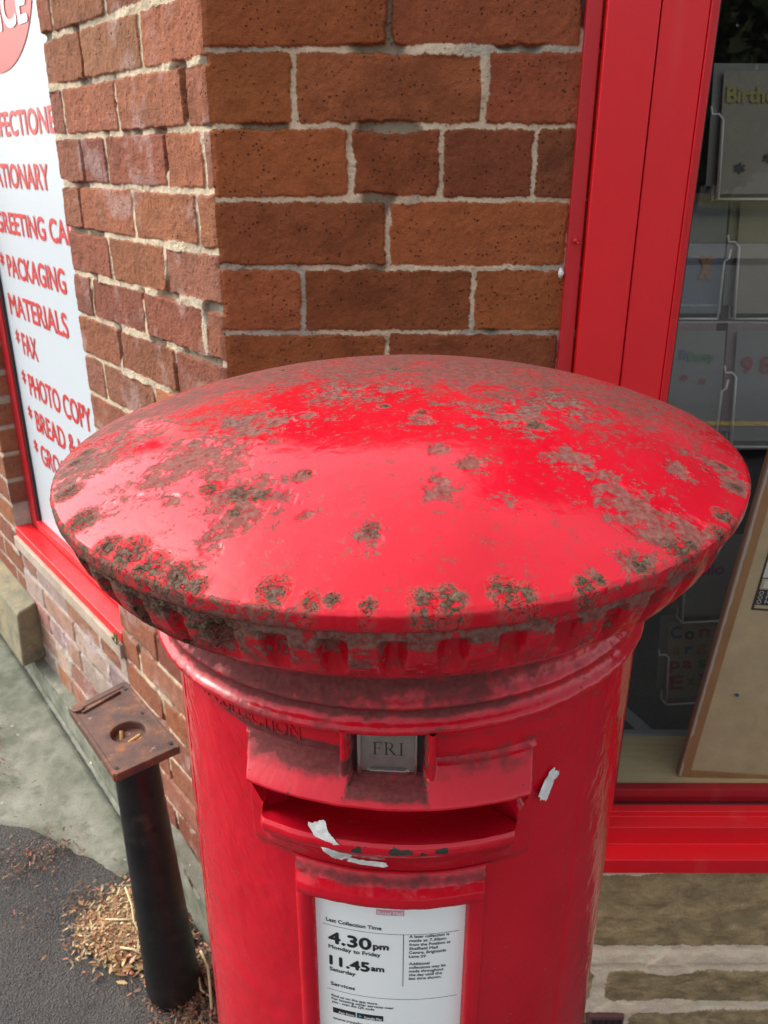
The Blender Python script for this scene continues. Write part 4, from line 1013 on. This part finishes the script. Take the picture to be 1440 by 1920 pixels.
# ================================================================== TAPE SCRAPS
def tape_mat():
    m = Mat('old_masking_tape', .55); a = m.noise(160, 5, .6); m.set('Base Color', m.mix(m.rng(a, .45, .62), (.62, .60, .57), (.78, .78, .78)))
    al = m.rng(m.noise(240, 4, .6), .30, .38); m.set('Normal', m.bump(a, .6, .001)); return m.m
TAPE = tape_mat()
def tape(label, pts, width, seed):
    """pts: (theta, z, r) centre line"""
    n = 26; p = np.array(pts); t = np.linspace(0, 1, len(p)); q = np.linspace(0, 1, n)
    T_, Z_, R_ = [np.interp(q, t, p[:, i]) for i in range(3)]
    dx = np.gradient(T_) * .195; dz = np.gradient(Z_); L = np.hypot(dx, dz); nx, nz_ = -dz / L, dx / L
    V = []; m = 9
    for i in range(n):
        for j in range(m):
            f = (j / (m - 1) - .5); wl = width * (1 + .35 * float(fbm(q[i] * 5 + seed, 0, seed, 3))) * (1 if 0 < i < n - 1 else .8)
            e = 0
            if i in (0, n - 1): e = .004 * float(fbm(j * .9, seed, seed + 3, 2))
            a = T_[i] + (nx[i] * f * wl + dx[i] / L[i] * e) / .195; z_ = Z_[i] + nz_[i] * f * wl + dz[i] / L[i] * e
            r_ = R_[i] + .0008 + .0016 * abs(float(fbm(q[i] * 9, f * 3, seed + 7, 3)))
            V.append(cylpt(a, r_, z_))
    tag(mesh('tape_scrap', V, gridfaces(n, m), TAPE, smooth=True), label, 'tape scrap', 'scraps of masking tape on the pillar box')
tape('crumpled white tape scrap hanging over the left of the slot lip', [(-.305, -.4050, .2060), (-.280, -.4140, .2085), (-.250, -.4210, .2100), (-.225, -.4290, .2075), (-.212, -.4340, .2040)], .0125, 4)
tape('thin flat white tape strip just above the notice frame', [(-.205, -.4380, .2010), (-.150, -.4395, .2005), (-.072, -.4405, .2000)], .0042, 9)
tape('slanted white tape scrap to the right of the slot', [(.578, -.3935, .1905), (.548, -.4000, .1905), (.505, -.4110, .1935)], .0105, 15)

# ================================================================== BOLLARD WITH ASHTRAY PLATE
PB = [(-.562, 1.248), (-.486, 1.340), (-.340, 1.147), (-.429, 1.071)]      # left, back, right, front
post = thing('ashtray_post', (-.424, 1.205, float(gz(np.array(-.424), np.array(1.205)))), 'black iron post with rusty square ashtray plate on top, left of the pillar box', 'ashtray')
gzb = float(gz(np.array(-.424), np.array(1.205)))
zz_ = np.array([gzb - .03, gzb + .0, gzb + .02, gzb + .05, -1.35, -1.2, -1.05, -.975, -.925, -.915])
m = MB(); top = np.array([-.437, 1.192]); bot = np.array([-.424, 1.203])
pts, rr_ = [], []
for z_ in zz_:
    f = (z_ - gzb) / (-.915 - gzb); pp = bot + (top - bot) * np.clip(f, 0, 1); pts.append((pp[0], pp[1], z_)); rr_.append(.0550 - .0180 * np.clip(f, 0, 1) ** .8 - (.004 if z_ < gzb + .015 else 0))
m.tube(pts, rr_, 40, cap=False); m.build('post', IRONBLK, post, smooth=True)
# a bracket box under the plate
# plate with a round well
def plate():
    c = np.array([-.4385, 1.1865]); q = [np.array(p) for p in PB]
    def edgept(a):
        d = np.array([math.cos(a), math.sin(a)]); best = None
        for i in range(4):
            p0, p1 = q[i], q[(i + 1) % 4]; e = p1 - p0
            M_ = np.array([[d[0], -e[0]], [d[1], -e[1]]])
            if abs(np.linalg.det(M_)) < 1e-9: continue
            s_, u_ = np.linalg.solve(M_, p0 - c)
            if s_ > 0 and -1e-6 <= u_ <= 1 + 1e-6: best = s_ if best is None else min(best, s_)
        return best
    angs = set(np.linspace(0, 2 * math.pi, 97)[:-1].tolist())
    for p in q:
        a0 = math.atan2(*(p - c)[::-1]) % (2 * math.pi); angs |= {a0, a0 - .03, a0 + .03}
    angs = sorted(a % (2 * math.pi) for a in angs); n = len(angs)
    hole = .029; rings = []
    cs = [math.atan2(*(p - c)[::-1]) % (2 * math.pi) for p in q]
    eds = []
    for a in angs:
        e = edgept(a)
        if any(abs((a - k + math.pi) % (2 * math.pi) - math.pi) < 1e-4 for k in cs): e *= .965
        eds.append(e)
    spec = [('o', .985, -.016), ('o', 1., -.013), ('o', 1., -.002), ('o', .99, 0), ('o', .90, 0), ('o', .885, -.0016), ('o', .74, -.0016), ('h', 1.25, -.0016), ('h', 1.05, -.002), ('h', 1., -.004), ('h', .96, -.018), ('h', .7, -.030), ('h', .05, -.033)]
    V = []
    for kd, s_, z_ in spec:
        for a, e in zip(angs, eds):
            r = e * s_ if kd == 'o' else hole * s_
            V.append((c[0] + r * math.cos(a), c[1] + r * math.sin(a), -.900 + z_))
    F = [(i * n + j, i * n + (j + 1) % n, (i + 1) * n + (j + 1) % n, (i + 1) * n + j) for i in range(len(spec) - 1) for j in range(n)]
    F.append(tuple(range(n))[::-1])
    F.append(tuple(range((len(spec) - 1) * n, len(spec) * n)))
    return mesh('ashtray_plate', V, F, RUST, post, smooth=False), c, q
pl, pc, pq = plate()
def onpl(u, v):   # bilinear on plate, u along left->front, v along left->back
    L_, Bk, Rt, Fr = pq; return L_ * (1 - u) * (1 - v) + Fr * u * (1 - v) + Rt * u * v + Bk * (1 - u) * v
for (u, v) in ((.93, .09), (.93, .91), (.10, .90), (.47, .86)):
    p = onpl(u, v); MB().tube([(p[0], p[1], -.8998), (p[0], p[1], -.8992)], .0036 if u != .47 else .0026, 14).build('bolt_hole', INK, pl, smooth=False)
p = onpl(.055, .115); MB().tube([(p[0], p[1], -.903), (p[0], p[1], -.8965), (p[0], p[1], -.896)], [.0115, .0115, .010], 24).build('hinge_knob', RUST, pl, smooth=False)
a, b = onpl(.13, .14), onpl(.11, .80); MB().tube([(a[0], a[1], -.900), (b[0], b[1], -.900)], .0028, 8).build('hinge_rod', RUST, pl, smooth=True)
a, b = onpl(.12, .10), onpl(.92, .17)
BUTT = simple('cigarette_filter', (.60, .32, .12), .8, var=.3); BUTW = simple('cigarette_paper', (.75, .72, .66), .8)
def butt(p0, p1, r, label, gname=None):
    p0, p1 = Vector(p0), Vector(p1); t = thing('cigarette_butt', tuple(p0), label, 'cigarette butt', gname)
    md = p0 + (p1 - p0) * .72
    MB().tube([p0, md], r, 10).build('filter', BUTT, t, smooth=False); MB().tube([md, p1], r * .94, 10).build('stub', BUTW, t, smooth=False)
butt((-.4540, 1.196, -.908), (-.4500, 1.176, -.926), .0034, 'upright cigarette butt at the left side of the ashtray well', 'cigarette butts in the ashtray')
butt((-.4190, 1.1885, -.910), (-.4440, 1.1745, -.922), .0033, 'upper of two crossed cigarette butts in the ashtray well', 'cigarette butts in the ashtray')
butt((-.4150, 1.1835, -.913), (-.4390, 1.1690, -.925), .0030, 'lower of two parallel cigarette butts in the ashtray well', 'cigarette butts in the ashtray')

# ================================================================== LITTER, STRAW, WEED
def g_at(x, y): return float(gz(np.array(x), np.array(y)))
def stones(name, pts, mat, label, cat, grp=None):
    for i, (x, y, r, lb) in enumerate(pts):
        z_ = g_at(x, y) + .004; rs = random.Random(i + 50); n = 10; V = []; F = []
        for a in range(5):
            fa = a / 4 * math.pi
            for b_ in range(n): rr0 = r * (1 + .25 * (rs.random() - .5)); V.append((x + rr0 * math.sin(fa) * math.cos(b_ / n * 6.283), y + rr0 * math.sin(fa) * math.sin(b_ / n * 6.283) * .7, z_ + r * .4 + rr0 * .55 * math.cos(fa)))
        for a in range(4):
            for b_ in range(n): F.append((a * n + b_, a * n + (b_ + 1) % n, (a + 1) * n + (b_ + 1) % n, (a + 1) * n + b_))
        tag(mesh(name, V, F, mat), lb, cat, grp)
def litter():
    rs = random.Random(21); N = 4200
    cols = [(.55, .38, .18), (.42, .24, .10), (.30, .16, .075), (.66, .52, .30), (.20, .11, .06), (.48, .20, .11), (.34, .27, .16)]
    V, F, CC = [], [], []
    def add(x, y, sc, long_, col):
        z0 = g_at(x, y) + .004 + rs.random() * .014
        a = rs.random() * 6.28; l = sc * (1 + long_ * rs.random()); w_ = sc * rs.uniform(.3, .6); c_, s_ = math.cos(a), math.sin(a); t1, t2 = rs.uniform(-.5, .5), rs.uniform(-.6, .6)
        o = len(V); k = 6; mid = rs.uniform(-.3, .3) * w_
        for (p, q, h) in ((-l, 0, 0), (-l * .3, -w_, 1), (l * .5, -w_ * .8, 0), (l, mid, 0), (l * .4, w_, 1), (-l * .5, w_ * .7, 0)):
            V.append((x + p * c_ - q * s_, y + p * s_ + q * c_, z0 + p * t1 + q * t2 + h * w_ * .35)); CC.append(col)
        F.append(tuple(range(o, o + 6)))
    def put(cx_, cy_, sx, sy, rot, n, sc=.006, pal=cols):
        for _ in range(n):
            u, v = rs.gauss(0, 1) * sx, rs.gauss(0, 1) * sy; x = cx_ + u * math.cos(rot) - v * math.sin(rot); y = cy_ + u * math.sin(rot) + v * math.cos(rot)
            s_ = (np.array([x, y, 0]) - C); out = float(s_ @ LN)
            if out < .036: continue
            col = np.array(rs.choice(pal)) * rs.uniform(.7, 1.15); add(x, y, sc * rs.uniform(.3, 1.1), 1.1, tuple(col))
    dk = [(.10, .06, .035), (.16, .09, .05), (.22, .13, .07), (.07, .05, .035), (.38, .15, .09)]
    put(-.540, 1.335, .046, .034, .25, 8500, .0055); put(-.50, 1.285, .035, .03, .2, 500, .008); put(-.40, 1.235, .05, .04, -.6, 900, .006, dk); put(-.375, 1.15, .05, .06, -.6, 900, .005, dk)
    put(-.80, 1.50, .05, .035, .5, 350, .004, dk); put(-.70, 1.38, .06, .02, .6, 150, .004, dk); put(-1.34, 2.12, .05, .07, .3, 400, .015); put(-1.1, 1.9, .15, .02, 2.2, 300, .004, dk)
    put(-.9, 1.45, .1, .05, .5, 400, .003, dk)
    CC2 = np.array(CC); m = Mat('dry_leaf_litter', .85); m.set('Base Color', m.attr('col', 'Color')); 
    mesh_o = mesh('leaf_litter', V, F, m.m, smooth=False, attrs={'col': CC2}); tag(mesh_o, 'dry tan leaf litter and wood chips heaped round the foot of the black post', 'leaf litter', kind='stuff')
litter()
STRAW = simple('dry_straw', (.68, .54, .31), .7, var=.25)
def straw(pts, r, label):
    m = MB(); m.tube([(x, y, g_at(x, y) + h) for x, y, h in pts], r, 6); tag(m.build('straw_stalk', STRAW, smooth=True), label, 'straw', 'dry straw stalks by the post')
straw([(-.575, 1.405, .030), (-.548, 1.36, .032), (-.535, 1.325, .026), (-.515, 1.30, .02)], .0022, 'bent pale straw stalk left of the black post')
straw([(-.60, 1.335, .018), (-.56, 1.332, .022), (-.53, 1.335, .022)], .002, 'straight straw stalk lying across the leaf litter')
straw([(-.55, 1.27, .02), (-.52, 1.265, .022), (-.50, 1.255, .02)], .0022, 'short straw stalk at the near edge of the litter')
straw([(-.375, 1.245, .05), (-.352, 1.205, .055), (-.345, 1.18, .04), (-.338, 1.15, .015)], .0028, 'long straw stalk right of the black post against the pillar box')
straw([(-.375, 1.21, .035), (-.365, 1.185, .02), (-.345, 1.175, .015)], .0018, 'forked short straw stalk between post and pillar box')
GRAV = simple('brick_crumb', (.55, .22, .12), .85); YST = simple('yellow_plastic', (.66, .62, .34), .5)
stones('brick_crumb', [(-.612, 1.225, .004, 'orange brick crumb on the asphalt near the litter edge'), (-.515, 1.225, .005, 'orange brick crumb just below the leaf litter'), (-.372, 1.15, .006, 'orange brick crumb at the foot of the pillar box')], GRAV, '', 'brick crumb', 'orange brick crumbs on the pavement')
stones('yellow_pebble', [(-.768, 1.795, .009, 'small yellow pebble in the joint left of the ashtray plate')], YST, '', 'pebble')
stones('cream_pebble', [(-.65, 1.645, .008, 'small cream pebble in the joint beside the black post')], simple('cream_stone', (.62, .50, .36), .8), '', 'pebble')
b = MB()
p = LP(.37, .018, -1.385); q = LP(.335, .022, -1.385)
bt = thing('cigarette_butt', tuple(p), 'pale cigarette butt lying on the plinth ledge behind the post', 'cigarette butt')
MB().tube([p, q], .006, 10).build('stub', YST, bt, smooth=False)
p = LP(.30, .02, -1.40); tag(MB().tube([p, p + np.array([.006, -.003, .003]), p + np.array([.010, 0, 0])], [.005, .007, .004], 7).build('paper_scrap', WHITEP, smooth=False), 'tiny white paper scrap on the plinth ledge', 'paper scrap')
# weed in the sill corner
wd = thing('weed', tuple(LP(.575, .016, -.978)), 'tiny green weed growing at the end of the beige sill', 'weed')
GREEN = simple('weed_leaf', (.09, .17, .04), .6, var=.3)
m = MB(); rs = random.Random(8)
for i in range(8):
    b0 = LP(.575 + rs.uniform(-.01, .01), .016, -.978); a = rs.uniform(0, 6.28); h = rs.uniform(.012, .03)
    tp = b0 + np.array([math.cos(a) * .01, math.sin(a) * .01, h]); md = (b0 + tp) / 2 + np.array([0, 0, .002]); sdv = np.array([-math.sin(a), math.cos(a), 0]) * .003
    m.add([b0, md + sdv, tp, md - sdv], [(0, 1, 2, 3)])
m.build('leaves', GREEN, wd)

# ================================================================== ACROSS THE STREET (seen mirrored in the glass)
LEAFM = simple('dark_foliage', (.045, .065, .02), .8, var=.5, scale=1.5)
BARK = simple('bark', (.08, .06, .045), .9)
def tree(x, y, h, label, seed):
    rs = random.Random(seed); t = thing('tree', (x, y, G0 + .1), label, 'tree', 'trees across the street')
    MB().tube([(x, y, G0), (x + .2, y, G0 + h * .4), (x, y, G0 + h * .75)], [.3, .22, .08], 10).build('trunk', BARK, t, smooth=True)
    V, F = [], []
    for _ in range(3500):
        a = rs.random() * 6.28; u = rs.random() ** .5; zc = rs.random(); r = h * .42 * math.sin(math.pi * min(.98, zc * .8 + .15)) * u
        c_ = np.array([x + r * math.cos(a), y + r * math.sin(a), G0 + h * (.14 + .86 * zc)]); s_ = rs.uniform(.2, .45)
        d1 = np.array([rs.gauss(0, 1), rs.gauss(0, 1), rs.gauss(0, 1)]); d1 /= np.linalg.norm(d1); d2 = np.cross(d1, [rs.random(), rs.random(), 1]); d2 /= np.linalg.norm(d2)
        o = len(V); V += [tuple(c_ - d1 * s_), tuple(c_ + d2 * s_ * .6), tuple(c_ + d1 * s_), tuple(c_ - d2 * s_ * .6)]; F.append((o, o + 1, o + 2, o + 3))
    mesh('crown', V, F, LEAFM, t, False)
for i, (x, y, h) in enumerate([(-17, -27, 7.5), (-10, -26, 6.5), (-3, -27, 8), (4, -26, 7), (10, -27, 7.5), (17, -26, 8), (24, -27, 7)]):
    tree(x, y, h, 'dark leafy tree across the street, number %s from the left' % ['one', 'two', 'three', 'four', 'five', 'six', 'seven'][i], i + 5)
